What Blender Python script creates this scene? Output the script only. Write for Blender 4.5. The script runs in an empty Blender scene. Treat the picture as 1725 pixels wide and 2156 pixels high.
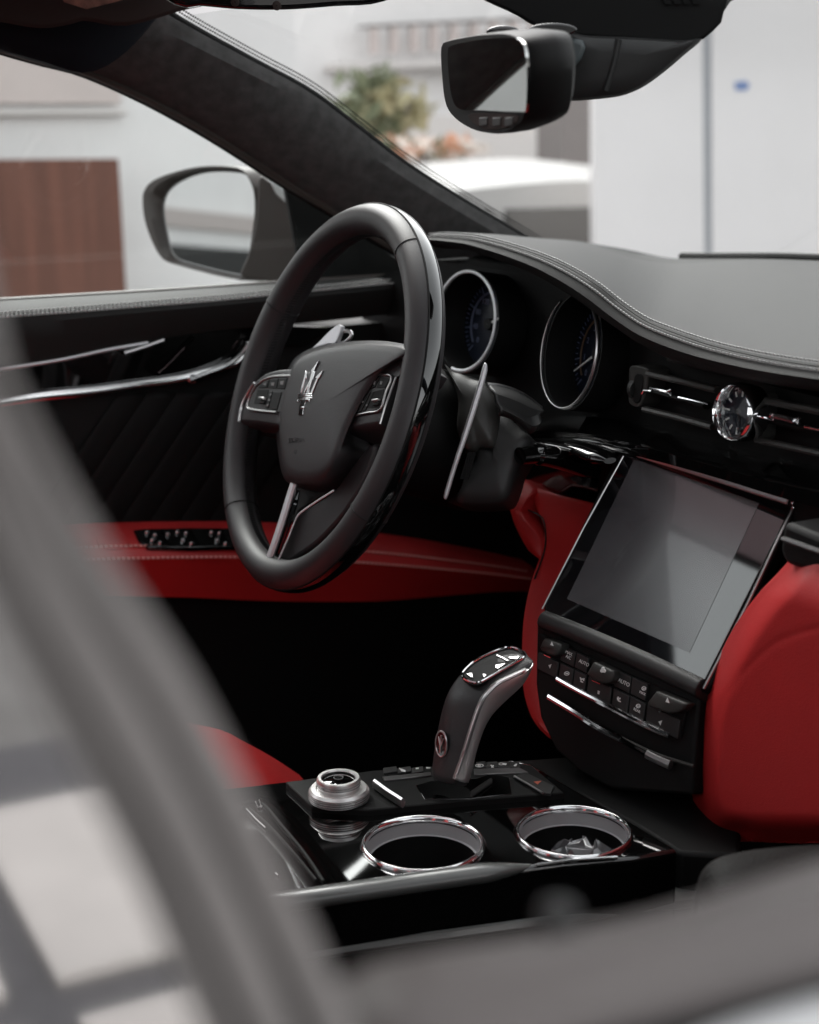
import bpy, bmesh, math, random
from mathutils import Vector, Matrix
random.seed(7)
C = bpy.context.scene
R = math.radians
PI = math.pi
# ------------------------------------------------------------------ camera
CAM = Vector((1.06401508, -0.52352971, 1.17457414))
W_, H_, FP = 1725.0, 2156.0, 3203.508
def cam_axes():
    yaw, pitch, roll = R(62.89146), R(14.11467), R(-0.713046)
    cy, sy, cp, sp = math.cos(yaw), math.sin(yaw), math.cos(pitch), math.sin(pitch)
    f = Vector((-sy*cp, cy*cp, -sp)); r = Vector((cy, sy, 0)); u = r.cross(f)
    cr, sr = math.cos(roll), math.sin(roll)
    return cr*r+sr*u, -sr*r+cr*u, f
CR, CU, CF = cam_axes()
cd = bpy.data.cameras.new('camera'); cam = bpy.data.objects.new('camera', cd); C.collection.objects.link(cam)
cam.matrix_world = Matrix(((CR.x, CU.x, -CF.x, CAM.x), (CR.y, CU.y, -CF.y, CAM.y), (CR.z, CU.z, -CF.z, CAM.z), (0, 0, 0, 1)))
cd.sensor_fit = 'HORIZONTAL'; cd.sensor_width = 24.0; cd.lens = FP/W_*24.0
cd.clip_start = .01; cd.clip_end = 400
cd.dof.use_dof = True; cd.dof.focus_distance = 1.40; cd.dof.aperture_fstop = 4.3
C.camera = cam
# ------------------------------------------------------------------ world, sun, exposure
w = bpy.data.worlds.new('World'); C.world = w; w.use_nodes = True
nt = w.node_tree; bg = nt.nodes['Background']
sky = nt.nodes.new('ShaderNodeTexSky'); sky.sky_type = 'NISHITA'; sky.sun_disc = False
SUN_EL, SUN_AZ = R(46), R(-80)
sky.sun_elevation = SUN_EL; sky.sun_rotation = SUN_AZ
sky.dust_density = 3.0; sky.air_density = 1.0
hs = nt.nodes.new('ShaderNodeHueSaturation'); hs.inputs['Saturation'].default_value = .09   # an overcast sky is nearly grey
nt.links.new(sky.outputs[0], hs.inputs['Color']); nt.links.new(hs.outputs[0], bg.inputs['Color'])
bg.inputs['Strength'].default_value = .15
sl = bpy.data.lights.new('sun', 'SUN'); sl.energy = 0.5; sl.angle = R(35); sl.color = (1, .96, .91)
so = bpy.data.objects.new('sun', sl); C.collection.objects.link(so)
sd = Vector((math.sin(SUN_AZ)*math.cos(SUN_EL), math.cos(SUN_AZ)*math.cos(SUN_EL), math.sin(SUN_EL)))
so.rotation_euler = sd.to_track_quat('Z', 'Y').to_euler()
C.view_settings.view_transform = 'Standard'; C.view_settings.look = 'None'
C.view_settings.exposure = 1.64; C.view_settings.gamma = 1.0
C.cycles.max_bounces = 10; C.cycles.transparent_max_bounces = 12; C.cycles.caustics_reflective = False
C.cycles.sample_clamp_indirect = 6.0

# ------------------------------------------------------------------ helpers
def ray(px, py): return CF + (px-W_/2)/FP*CR - (py-H_/2)/FP*CU
def at(px, py, x=None, y=None, z=None, d=None, pl=None):
    """the place in the car that shows at this spot of the photo, on the named plane"""
    v = ray(px, py)
    if d is not None: t = d
    elif x is not None: t = (x-CAM.x)/v.x
    elif y is not None: t = (y-CAM.y)/v.y
    elif z is not None: t = (z-CAM.z)/v.z
    else: t = (pl[0]-CAM).dot(pl[1])/v.dot(pl[1])
    return CAM + t*v
def ats(pts, **k): return [at(px, py, **k) for px, py in pts]
def wide(pts, x1=.76):
    """carry the pieces that leave the frame at the right on to the passenger's end of the dash"""
    m = max(p.x for p in pts); return [Vector((x1, p.y, p.z)) if p.x > m-.03 else p for p in pts]
def spline(pts, n, closed=False):
    """n points along a Catmull-Rom curve, evenly by length"""
    pts = [Vector(p) if len(p) == 3 else Vector((p[0], p[1], 0)) for p in pts]
    m = len(pts); out = []
    segs = m if closed else m-1
    for i in range(segs):
        if closed: p0, p1, p2, p3 = pts[i-1], pts[i], pts[(i+1) % m], pts[(i+2) % m]
        else: p0, p1, p2, p3 = pts[max(i-1, 0)], pts[i], pts[i+1], pts[min(i+2, m-1)]
        for k in range(12):
            t = k/12
            out.append(.5*((2*p1)+(p2-p0)*t+(2*p0-5*p1+4*p2-p3)*t*t+(3*p1-p0-3*p2+p3)*t**3))
    out.append(pts[0].copy() if closed else pts[-1].copy())
    return resample(out, n, closed)
def resample(pts, n, closed=False):
    L = [0]
    for a, b in zip(pts, pts[1:]): L.append(L[-1]+(b-a).length)
    res = []; j = 0
    for i in range(n):
        s = L[-1]*i/(n if closed else n-1)
        while j < len(L)-2 and L[j+1] < s: j += 1
        q = (s-L[j])/max(L[j+1]-L[j], 1e-12); res.append(pts[j].lerp(pts[j+1], min(max(q, 0), 1)))
    return res
def sp2(pts, n, closed=False): return [(p.x, p.y) for p in spline(pts, n, closed)]
def obj(name, verts, faces, m, parent=None, smooth=True, angle=35, bevel=0, sub=0, solid=0, seg=2, label=None, kind=None):
    me = bpy.data.meshes.new(name)
    me.from_pydata([tuple(v) for v in verts], [], faces); me.update()
    bm = bmesh.new(); bm.from_mesh(me); bmesh.ops.recalc_face_normals(bm, faces=bm.faces); bm.to_mesh(me); bm.free()
    me.materials.append(m)
    if smooth:
        me.shade_smooth()
        me.set_sharp_from_angle(angle=R(angle))
    o = bpy.data.objects.new(name, me); C.collection.objects.link(o)
    if parent: o.parent = parent
    if solid:
        md = o.modifiers.new('solid', 'SOLIDIFY'); md.thickness = solid; md.offset = 0
    if bevel:
        md = o.modifiers.new('bevel', 'BEVEL'); md.width = bevel; md.segments = seg; md.limit_method = 'ANGLE'; md.angle_limit = R(40)
    if sub:
        md = o.modifiers.new('sub', 'SUBSURF'); md.levels = sub; md.render_levels = sub
    if label: o['label'] = label
    if kind: o['kind'] = kind
    return o
class MB:
    def __init__(s): s.v = []; s.f = []
    def add(s, v, f):
        o = len(s.v); s.v += [Vector(x) for x in v]; s.f += [[i+o for i in q] for q in f]; return s
    def box(s, a, b):
        (x0, y0, z0), (x1, y1, z1) = a, b
        return s.add([(x0, y0, z0), (x1, y0, z0), (x1, y1, z0), (x0, y1, z0), (x0, y0, z1), (x1, y0, z1), (x1, y1, z1), (x0, y1, z1)],
                     [(0, 3, 2, 1), (4, 5, 6, 7), (0, 1, 5, 4), (1, 2, 6, 5), (2, 3, 7, 6), (3, 0, 4, 7)])
    def obox(s, c, ex, ey, ez):
        c = Vector(c)
        v = [c+a*ex+b*ey+g*ez for g in (-1, 1) for b in (-1, 1) for a in (-1, 1)]
        return s.add(v, [(0, 2, 3, 1), (4, 5, 7, 6), (0, 1, 5, 4), (2, 6, 7, 3), (0, 4, 6, 2), (1, 3, 7, 5)])
    def prism(s, pts, ext):
        """solid from an outline and a thickness vector"""
        n = len(pts); ext = Vector(ext)
        return s.add(list(pts)+[p+ext for p in pts], [list(range(n)), list(range(2*n-1, n-1, -1))]+[(i, (i+1) % n, (i+1) % n+n, i+n) for i in range(n)])
    def loft(s, rings, closed=True, caps=(False, False)):
        n = len(rings[0]); v = [p for r in rings for p in r]; f = []
        for i in range(len(rings)-1):
            for j in range(n if closed else n-1):
                k = (j+1) % n; f.append((i*n+j, i*n+k, (i+1)*n+k, (i+1)*n+j))
        if caps[0]: f.append(list(range(n)))
        if caps[1]: f.append(list(range((len(rings)-1)*n, len(rings)*n)))
        return s.add(v, f)
    def tube(s, pts, r, n=10, flat=None, up=None, closed=False, caps=True):
        """round (or flat=(a,b) elliptical) bar along a path; r may be a list"""
        m = len(pts); rings = []
        prev = None
        for i, p in enumerate(pts):
            a = pts[i-1] if (i > 0 or closed) else p; b = pts[(i+1) % m] if (i < m-1 or closed) else p
            t = (b-a).normalized()
            if up is not None: e1 = (up-t*up.dot(t)).normalized()
            else:
                if prev is None: prev = Vector((0, 0, 1)) if abs(t.z) < .9 else Vector((0, 1, 0))
                e1 = (prev-t*prev.dot(t)).normalized(); prev = e1
            e2 = t.cross(e1)
            rr = r[i] if isinstance(r, (list, tuple)) else r
            fa, fb = flat if flat else (1, 1)
            rings.append([p+rr*(fa*math.cos(2*PI*k/n)*e1+fb*math.sin(2*PI*k/n)*e2) for k in range(n)])
        if closed: rings.append(rings[0])
        return s.loft(rings, True, (caps and not closed, caps and not closed))
    def lathe(s, o, axis, prof, n=48, ref=None):
        axis = Vector(axis).normalized(); e1 = Vector(ref) if ref else axis.orthogonal(); e1 = (e1-axis*e1.dot(axis)).normalized(); e2 = axis.cross(e1)
        o = Vector(o)
        rings = [[o+h*axis+r*(math.cos(2*PI*k/n)*e1+math.sin(2*PI*k/n)*e2) for k in range(n)] for r, h in prof]
        return s.loft(rings, True)
    def ob(s, name, m, parent=None, **k): return obj(name, s.v, s.f, m, parent, **k)
def patch(name, rows, m, parent, n=24, solid=0.004, pre=True, **k):
    """a curved sheet with thickness through rows of points"""
    rr = [spline(r, n) for r in rows] if pre else rows
    mb = MB().loft(rr, closed=False)
    return mb.ob(name, m, parent, solid=solid, **k)
def plate(name, pts, n, th, m, parent, bevel=.001, **k):
    """flat piece with outline pts, thickness th against n"""
    return MB().prism(pts, -Vector(n)*th).ob(name, m, parent, bevel=bevel, **k)
def thing(name, label, cat, loc=(0, 0, 0), group=None):
    o = bpy.data.objects.new(name, None); C.collection.objects.link(o); o.location = loc
    o['label'] = label; o['category'] = cat
    if group: o['group'] = group
    return o
def tag(o, label, cat, group=None):
    o['label'] = label; o['category'] = cat
    if group: o['group'] = group
    return o
def text_mesh(body, size, o, e1, e2, depth=.0003):
    cu = bpy.data.curves.new('lettering', 'FONT'); cu.body = body; cu.size = size; cu.align_x = 'CENTER'; cu.align_y = 'CENTER'; cu.extrude = depth
    t = bpy.data.objects.new('lettering', cu); C.collection.objects.link(t)
    dg = bpy.context.evaluated_depsgraph_get(); me = bpy.data.meshes.new_from_object(t.evaluated_get(dg))
    e1 = e1.normalized(); e3 = e1.cross(e2).normalized(); e2 = e3.cross(e1)
    me.transform(Matrix(((e1.x, e2.x, e3.x, o.x), (e1.y, e2.y, e3.y, o.y), (e1.z, e2.z, e3.z, o.z), (0, 0, 0, 1))))
    bpy.data.objects.remove(t); bpy.data.curves.remove(cu)
    v = [x.co.copy() for x in me.vertices]; f = [list(p.vertices) for p in me.polygons]; bpy.data.meshes.remove(me)
    return v, f
def lettering(body, size, o, e1, e2, m, parent, name='lettering', depth=.0003):
    v, f = text_mesh(body, size, o, e1, e2, depth)
    return obj(name, v, f, m, parent, smooth=False)

# ------------------------------------------------------------------ materials
def mat(name, col, rough=.5, metal=0, coat=0, spec=.5, bump=0, bscale=900, var=0, vscale=40, sheen=0, emit=0, voro=False, streak=None, ior=1.5):
    m = bpy.data.materials.new(name); m.use_nodes = True; t = m.node_tree; b = t.nodes['Principled BSDF']
    b.inputs['Base Color'].default_value = (*col, 1); b.inputs['Roughness'].default_value = rough
    b.inputs['Metallic'].default_value = metal; b.inputs['Coat Weight'].default_value = coat
    b.inputs['Coat Roughness'].default_value = .03; b.inputs['IOR'].default_value = ior
    b.inputs['Specular IOR Level'].default_value = spec
    if sheen: b.inputs['Sheen Weight'].default_value = sheen; b.inputs['Sheen Roughness'].default_value = .5
    if emit: b.inputs['Emission Color'].default_value = (*col, 1); b.inputs['Emission Strength'].default_value = emit
    tc = t.nodes.new('ShaderNodeTexCoord')
    if bump:
        x = t.nodes.new('ShaderNodeTexVoronoi' if voro else 'ShaderNodeTexNoise'); x.inputs['Scale'].default_value = bscale
        t.links.new(tc.outputs['Object'], x.inputs['Vector'])
        bp = t.nodes.new('ShaderNodeBump'); bp.inputs['Strength'].default_value = bump; bp.inputs['Distance'].default_value = .0006
        t.links.new(x.outputs[0], bp.inputs['Height']); t.links.new(bp.outputs[0], b.inputs['Normal'])
    if var:
        x = t.nodes.new('ShaderNodeTexNoise'); x.inputs['Scale'].default_value = vscale; x.inputs['Detail'].default_value = 5
        if streak:
            mp = t.nodes.new('ShaderNodeMapping'); mp.inputs['Scale'].default_value = streak
            t.links.new(tc.outputs['Object'], mp.inputs[0]); t.links.new(mp.outputs[0], x.inputs['Vector'])
        else: t.links.new(tc.outputs['Object'], x.inputs['Vector'])
        mr = t.nodes.new('ShaderNodeMapRange'); mr.inputs[1].default_value = .3; mr.inputs[2].default_value = .7
        mr.inputs[3].default_value = 1-var; mr.inputs[4].default_value = 1+var
        t.links.new(x.outputs[0], mr.inputs[0])
        mx = t.nodes.new('ShaderNodeMix'); mx.data_type = 'RGBA'; mx.blend_type = 'MULTIPLY'; mx.inputs[0].default_value = 1
        mx.inputs[6].default_value = (*col, 1); t.links.new(mr.outputs[0], mx.inputs[7]); t.links.new(mx.outputs[2], b.inputs['Base Color'])
    return m
def glass_mat(name, tint=(.95, .97, .96), ior=1.5, film=0.0):
    m = bpy.data.materials.new(name); m.use_nodes = True; t = m.node_tree; t.nodes.clear()
    o = t.nodes.new('ShaderNodeOutputMaterial'); tr = t.nodes.new('ShaderNodeBsdfTransparent'); gl = t.nodes.new('ShaderNodeBsdfGlossy')
    fr = t.nodes.new('ShaderNodeLayerWeight'); fr.inputs['Blend'].default_value = .5; mx = t.nodes.new('ShaderNodeMixShader')
    pw = t.nodes.new('ShaderNodeMath'); pw.operation = 'POWER'; pw.inputs[1].default_value = 5
    ml = t.nodes.new('ShaderNodeMath'); ml.operation = 'MULTIPLY_ADD'; ml.use_clamp = True; ml.inputs[1].default_value = .85; ml.inputs[2].default_value = .04+film
    tr.inputs[0].default_value = (*tint, 1); gl.inputs['Roughness'].default_value = .045 if film > .2 else .01
    t.links.new(fr.outputs['Facing'], pw.inputs[0]); t.links.new(pw.outputs[0], ml.inputs[0]); t.links.new(ml.outputs[0], mx.inputs[0])
    t.links.new(tr.outputs[0], mx.inputs[1]); t.links.new(gl.outputs[0], mx.inputs[2]); t.links.new(mx.outputs[0], o.inputs[0])
    return m
M = dict(
    rim=mat('rim leather', (.029, .0265, .028), .47, bump=.22, bscale=650),
    leather=mat('black leather', (.028, .027, .028), .45, bump=.25, bscale=1100, voro=True),
    pad=mat('dash leather', (.016, .0155, .015), .62, spec=.24, bump=.3, bscale=1300, voro=True, var=.05, vscale=8),
    soft=mat('soft black plastic', (.02, .02, .02), .5, bump=.2, bscale=1800),
    dark=mat('matt black plastic', (.006, .006, .006), .6, bump=.1, bscale=1500, spec=.22),
    carpet=mat('black carpet', (.006, .006, .006), .95, bump=.8, bscale=700, spec=.1),
    piano=mat('piano black', (.003, .003, .003), .035, coat=1.0, var=.1),
    suede=mat('charcoal suede', (.072, .070, .069), .95, bump=.6, bscale=1600, var=.28, vscale=70, sheen=.25, spec=.2),
    cloth=mat('blue black headliner cloth', (.010, .012, .017), .9, bump=.5, bscale=2200, spec=.2),
    visor=mat('brown grey visor cloth', (.055, .043, .040), .9, bump=.5, bscale=2000, spec=.2),
    chrome=mat('chrome', (.86, .86, .87), .08, metal=1),
    satin=mat('satin silver', (.58, .57, .57), .28, metal=1),
    brushed=mat('brushed aluminium', (.50, .49, .48), .34, metal=1, var=.12, vscale=12, streak=(1, 1, 60)),
    paddle=mat('satin aluminium paddle', (.72, .72, .74), .45, metal=.75),
    grey_trim=mat('dark grey silver trim', (.17, .165, .165), .32, metal=.8),
    red=mat('red leather', (.54, .026, .027), .46, bump=.28, bscale=1000, voro=True, var=.07, vscale=9),
    redst=mat('pink stitching thread', (.85, .42, .38), .7),
    stitch=mat('pale grey stitching thread', (.34, .335, .33), .7),
    bstitch=mat('black stitching thread', (.004, .004, .004), .6),
    lcd=mat('switched off display', (.045, .043, .048), .2, coat=.7, ior=2.2),
    bezel=mat('black display border', (.006, .006, .007), .04, coat=1.0, ior=2.0),
    ink=mat('white print', (.88, .88, .86), .5),
    inkdim=mat('dim grey print', (.16, .16, .16), .5),
    inkred=mat('red print', (.55, .13, .08), .5),
    dial=mat('blue black dial', (.006, .009, .02), .25),
    amber=mat('amber scale', (.14, .075, .03), .5),
    blueink=mat('blue white scale', (.10, .12, .19), .5),
    mirror=mat('mirror glass', (.86, .87, .87), .015, metal=1),
    tint=mat('dimmed mirror glass', (.42, .43, .42), .03, metal=1),
    rubber=mat('grey rubber frame', (.205, .190, .183), .55, bump=.15, bscale=900, var=.06),
    rubber2=mat('taupe door top', (.100, .086, .082), .5, bump=.15, bscale=900, var=.05),
    seal=mat('black rubber seal', (.008, .008, .008), .7, spec=.2),
    brownseal=mat('brown black window seal', (.055, .043, .038), .42),
    paint=mat('pale car paint', (.42, .42, .42), .25, coat=1),
    bodydark=mat('anthracite car paint', (.02, .02, .022), .25, coat=1),
    glass=glass_mat('clear car glass'),
    film=glass_mat('mirrored rear glass', (.05, .05, .055), 1.5, .52),
    vanity=mat('copper swirl print', (.28, .13, .09), .3, var=.7, vscale=70),
    plastic_bag=mat('clear film', (.08, .08, .085), .16, coat=1, ior=1.9),
    shelf=mat('sky sheen grey lacquer', (.10, .105, .10), .3, coat=.5),  # sky reflection put into the grey of gloss parts
    quilt=mat('black quilted leather', (.007, .007, .007), .6, spec=.15, bump=.2, bscale=1100),
    knob=mat('satin silver knob', (.78, .77, .76), .38, metal=.9),
    levermetal=mat('satin lever metal', (.72, .71, .70), .36, metal=.85),
    doorchrome=mat('polished door trim', (.88, .88, .88), .16, metal=1),
    seatgrey=mat('charcoal perforated leather', (.011, .0105, .010), .7, bump=.8, bscale=500, voro=True, spec=.2),
    cupband=mat('grey cup band', (.44, .44, .45), .4),
    bluegrey=mat('blue grey plastic', (.07, .085, .09), .4),
    shroud=mat('grey black column plastic', (.040, .039, .036), .46, bump=.2, bscale=1800),
)
def sheet_cloth_mat(name, col):
    m = bpy.data.materials.new(name); m.use_nodes = True; t = m.node_tree; t.nodes.clear()
    o = t.nodes.new('ShaderNodeOutputMaterial'); a = t.nodes.new('ShaderNodeBsdfTranslucent'); b = t.nodes.new('ShaderNodeBsdfDiffuse'); mx = t.nodes.new('ShaderNodeMixShader')
    a.inputs[0].default_value = (*col, 1); b.inputs[0].default_value = (*col, 1); mx.inputs[0].default_value = .35
    t.links.new(a.outputs[0], mx.inputs[1]); t.links.new(b.outputs[0], mx.inputs[2]); t.links.new(mx.outputs[0], o.inputs[0]); return m
M['reflection_sheet'] = sheet_cloth_mat('mauve grey blind cloth', (.62, .54, .56))  # translucent cloth for the added sheet under the sunroof
# ------------------------------------------------------------------ the car: one thing, everything in it is a part
car = thing('car', 'dark sedan seen into its cabin, black and red leather, open passenger window', 'car')
X, Y, Z = Vector((1, 0, 0)), Vector((0, 1, 0)), Vector((0, 0, 1))

# --- shell that shades the cabin -------------------------------------------------
mb = MB()
for a, b in (((-.60, -1.75, 1.335), (.64, -.80, 1.40)), ((-.60, -.08, 1.335), (.64, .02, 1.40)), ((-.60, -.80, 1.335), (-.46, -.08, 1.40)), ((.46, -.80, 1.335), (.64, -.08, 1.40))): mb.box(a, b)
mb.ob('roof', M['cloth'], car)
MB().box((-.46, -.80, 1.385), (.46, -.08, 1.39)).ob('sunroof', M['glass'], car, smooth=False)
MB().box((-.84, -2.1, .18), (.84, 1.9, .25)).ob('floor', M['carpet'], car)
MB().box((-.80, .66, .25), (.80, .72, .985)).ob('firewall', M['dark'], car)
MB().box((-.84, .72, .3), (.84, 1.9, .93)).ob('bonnet', M['bodydark'], car, bevel=.05)
mb = MB(); mb.loft([[Vector((.78, y, .25)), Vector((.80, y, .9)), Vector((.83, y, .985)), Vector((.872, y, .97)), Vector((.90, y, .7)), Vector((.86, y, .25))] for y in (-1.9, -1.0, -.2, .5, 1.0)], True, (True, True))
mb.ob('passenger_door', M['bodydark'], car, bevel=.004)
MB().box((-.80, -2.0, .25), (.80, -1.75, .98)).ob('rear_bulkhead', M['carpet'], car)
# driver side shell: rear door, its pillar and the roof rail
MB().box((-.86, -1.75, .25), (-.76, -.46, .97)).ob('rear_door', M['dark'], car, bevel=.02)
def bar(name, pts, r, m, flat=None, up=None, **k): return MB().tube([Vector(p) for p in pts], r, 10, flat, up).ob(name, m, car, **k)
bar('centre_pillar', [(-.78, -.46, .9), (-.74, -.52, 1.1), (-.62, -.60, 1.36)], .06, M['suede'])
bar('roof_rail', [(-.61, -1.7, 1.30), (-.62, -.9, 1.345), (-.62, -.4, 1.35), (-.62, -.12, 1.34)], .045, M['cloth'])
bar('roof_rail', [(.64, -1.7, 1.32), (.66, -.9, 1.36), (.65, -.1, 1.36), (.68, .3, 1.25), (.74, .75, 1.03)], .045, M['cloth'])
bar('rear_pillar', [(-.60, -1.6, 1.34), (-.70, -1.85, 1.0)], .07, M['cloth'])
bar('rear_pillar', [(.60, -1.6, 1.36), (.72, -1.85, 1.0)], .07, M['cloth'])
bar('centre_pillar', [(.80, -.52, .98), (.76, -.58, 1.15), (.68, -.64, 1.36)], .045, M['suede'])

MB().box((-.46, -.38, 1.372), (.46, -.08, 1.378)).ob('roof_reflection_sheet', M['reflection_sheet'], car, smooth=False)  # unseen sheet added to shape the mauve reflection on the display
MB().box((-.46, -.392, 1.366), (.46, -.378, 1.384)).ob('reflection_sheet_edge', M['soft'], car, bevel=.003)  # front edge of that added sheet
# --- seats ------------------------------------------------------------------------
def cushion(name, c, s, m, rnd=.05, rot=0, seams=True):
    mb = MB().box([-a for a in s], s); o = mb.ob(name, m, car, bevel=rnd, seg=6)
    o.matrix_world = Matrix.Translation(Vector(c)) @ Matrix.Rotation(rot, 4, 'X'); return o
cr = spline(ats([(-260, 1520), (-60, 1508), (150, 1506), (300, 1512), (408, 1529), (469, 1543), (506, 1562), (562, 1592), (609, 1622), (634, 1642), (652, 1690), (656, 1760)], x=-.33), 50)
patch('seat', [[p+Vector((-.40, 0, -.18)) for p in cr], [p+Vector((-.22, 0, -.115)) for p in cr], [p+Vector((-.08, 0, -.042)) for p in cr], [p+Vector((-.03, 0, -.012)) for p in cr], cr, [p+Vector((.06, 0, -.008)) for p in cr], [p+Vector((.12, -.005, -.030)) for p in cr], [p+Vector((.150, -.01, -.07)) for p in cr], [p+Vector((.155, -.015, -.16)) for p in cr]], M['red'], car, pre=False, solid=.004, angle=80, label='red leather driver seat cushion')
def seatback(cx):
    b = cushion('seat_back', (cx, -.78, .86), (.23, .075, .34), M['leather'], .06, R(18))
    for s in (-1, 1):
        q = cushion('seat_bolster', (cx+s*.2, -.75, .80), (.045, .10, .26), M['red'], .04, R(18)); mw = q.matrix_world.copy(); q.parent = b; q.matrix_parent_inverse = b.matrix_world.inverted(); q.matrix_world = mw
    h = cushion('headrest', (cx, -.93, 1.25), (.13, .05, .075), M['leather'], .045, R(10)); mw = h.matrix_world.copy(); h.parent = b; h.matrix_parent_inverse = b.matrix_world.inverted(); h.matrix_world = mw
seatback(-.395); seatback(.42)
cushion('seat', (.47, -.45, .44), (.23, .36, .07), M['leather'], .06, R(2))
cr = spline(ats([(1478, 1900), (1482, 1860), (1496, 1828), (1530, 1806), (1600, 1792), (1700, 1784), (1850, 1776)], x=.30), 40)
patch('seat_bolster', [[p+Vector((-.05, .03, -.12)) for p in cr], [p+Vector((-.035, .02, -.04)) for p in cr], [p+Vector((-.012, .006, -.008)) for p in cr], cr, [p+Vector((.03, -.01, -.012)) for p in cr], [p+Vector((.07, -.03, -.05)) for p in cr], [p+Vector((.09, -.04, -.16)) for p in cr]], M['seatgrey'], car, pre=False, solid=.003, angle=80)

# --- windscreen pillar and roof trim ------------------------------------------------
low = [(-140, 55), (0, 102), (90, 128), (180, 152), (300, 205), (420, 270), (520, 332), (600, 385), (700, 446), (800, 508), (900, 566)]
upp = [(240, -60), (345, 16), (420, 62), (540, 128), (660, 193), (760, 268), (860, 345), (985, 425), (1112, 500), (1160, 530), (1200, 556)]
def lx(t): return -.625-.115*t
P_low = [at(px, py, x=lx(i/10)) for i, (px, py) in enumerate(low)]
P_upp = [at(px, py, x=lx(i/10)+.035) for i, (px, py) in enumerate(upp)]
rows = []
for f, b in ((0, .02), (.04, .004), (.2, -.010), (.5, -.018), (.8, -.012), (.95, .0), (1, .02)):
    rows.append([a.lerp(c, f)-X*b for a, c in zip(P_low, P_upp)])
rows = [[p-X*0 for p in r] for r in rows]
patch('windscreen_pillar', rows, M['suede'], car, 40, solid=.006)
bar_pts = spline([p+X*.002 for p in P_low], 40)
MB().tube(bar_pts, .0045, 8).ob('window_seal', M['brownseal'], car)
MB().tube([p-X*.012+Z*.0 for p in spline([q+Z*.004 for q in P_low], 40)], .009, 8).ob('window_seal', M['seal'], car)
# windscreen with its black border
ws0 = spline([p+Vector((-.016, -.004, -.012)) for p in P_upp[1:]], 20)
MB().tube(spline([p-X*.006 for p in P_upp], 40), .004, 8).ob('windscreen_seal', M['seal'], car)
glass_rows = []
for k in range(9):
    s = k/8
    glass_rows.append([Vector((p.x+(-2*p.x)*s, p.y+(.14+.30*i/19)*math.sin(PI*s), p.z+.015*math.sin(PI*s))) for i, p in enumerate(ws0)])
MB().loft(glass_rows, False).ob('windscreen', M['glass'], car)
dots = MB()                                             # dotted print along the windscreen edge
for i, p in enumerate(spline([p+Vector((-.012, .003, .0045)) for p in P_upp[1:]], 210)):
    for q in range(2): dots.obox(p+Vector((.004+.006*q, 0, .002+.003*q)), X*.0009, Y*.0009, Z*.0009)
dots.ob('windscreen_dot_print', M['seal'], car, smooth=False, kind='stuff')
# roof lining corner in front of the pillar, visor and overhead bits
hl = [(-120, 60), (0, 44), (100, 52), (160, 44), (250, 30), (345, 12), (330, 28), (305, 58), (282, 84), (250, 112), (215, 134), (180, 148), (140, 139), (90, 124), (0, 98), (-120, 58)]
top = [(-200, 30), (-60, 20), (80, 20), (200, 14), (290, 2), (350, -8)]
edge = [(-200, 42), (0, 99), (90, 125), (182, 149), (262, 107), (345, 14)]
r0 = spline(ats(top, x=-.585), 24); r1 = spline(ats(edge, x=-.600), 24)
mid = [a.lerp(b, .5)+X*.008 for a, b in zip(r0, r1)]
patch('roof_lining', [r0, [a.lerp(b, .25)+X*.006 for a, b in zip(r0, r1)], mid, [a.lerp(b, .85)+X*.005 for a, b in zip(r0, r1)], r1, [p-X*.02 for p in r1]], M['cloth'], car, pre=False, solid=.004)
vis = [(-150, -60), (395, -60), (440, 4), (412, 15), (380, 23), (332, 38), (300, 47), (262, 54), (222, 51), (180, 43), (150, 50), (100, 59), (50, 55), (0, 46), (-150, 30)]
vn = (CAM-at(200, 20, d=1.5)).normalized()
plate('sun_visor', [at(px, py, pl=(at(200, 20, x=-.53), vn)) for px, py in sp2(vis, 60, True)], vn, .014, M['visor'], car, bevel=.004)
plate('vanity_print', [at(px, py, pl=(at(200, 20, x=-.53)+vn*.0012, vn)) for px, py in [(120, -20), (265, -20), (258, 0), (182, 19), (135, 4)]], vn, .001, M['vanity'], car, bevel=0)
oc = [(330, -60), (900, -60), (810, 2), (700, 13), (600, 20), (500, 19), (420, 12), (372, 12)]
ocn = (CAM-at(600, 10, d=1.5)).normalized()
ocp = at(600, 15, x=-.3)
oco = plate('overhead_console', [at(px, py, pl=(ocp, ocn)) for px, py in sp2(oc, 50, True)], ocn, .05, M['piano'], car, bevel=.012, seg=4)
for (a, b, c2) in ((495, 4, 22), (583, 11, 15)):
    obj2 = MB().lathe(at(a, b, pl=(ocp+ocn*.002, ocn)), ocn, [(.0005, .001), (.0035, .0006), (.0045, -.004)], 20).ob('reading_lamp', M['visor'], oco)

# --- rear view mirror and the camera housing behind it --------------------------------
MN = Vector((-.27, -.955, -.12)).normalized(); MP = at(1025, 165, x=0)
def mp(pts, h=0): return [at(px, py, pl=(MP+MN*h, MN)) for px, py in pts]
mo = [(933, 98), (948, 85), (985, 77), (1025, 71), (1072, 69), (1099, 80), (1110, 112), (1115, 162), (1111, 235), (1100, 260), (1068, 278), (1041, 281), (1002, 273), (964, 250), (943, 219), (935, 162)]
mg = [(943, 110), (953, 95), (1014, 83), (1072, 79), (1098, 86), (1107, 116), (1110, 168), (1107, 230), (1098, 235), (1014, 232), (968, 229), (952, 206), (945, 158)]
mo2 = sp2(mo, 64, True)
def off(pts, dx, dy, s=1.0):
    cx = sum(p[0] for p in pts)/len(pts); cy = sum(p[1] for p in pts)/len(pts)
    return [(cx+(p[0]-cx)*s+dx, cy+(p[1]-cy)*s+dy) for p in pts]
front = mp(mo2); c0 = sum(front, Vector())/len(front)
rings = [[c0+(p-c0)*.93+MN*.002 for p in front], [c0+(p-c0)*.985+MN*.002 for p in front], front]
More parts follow.
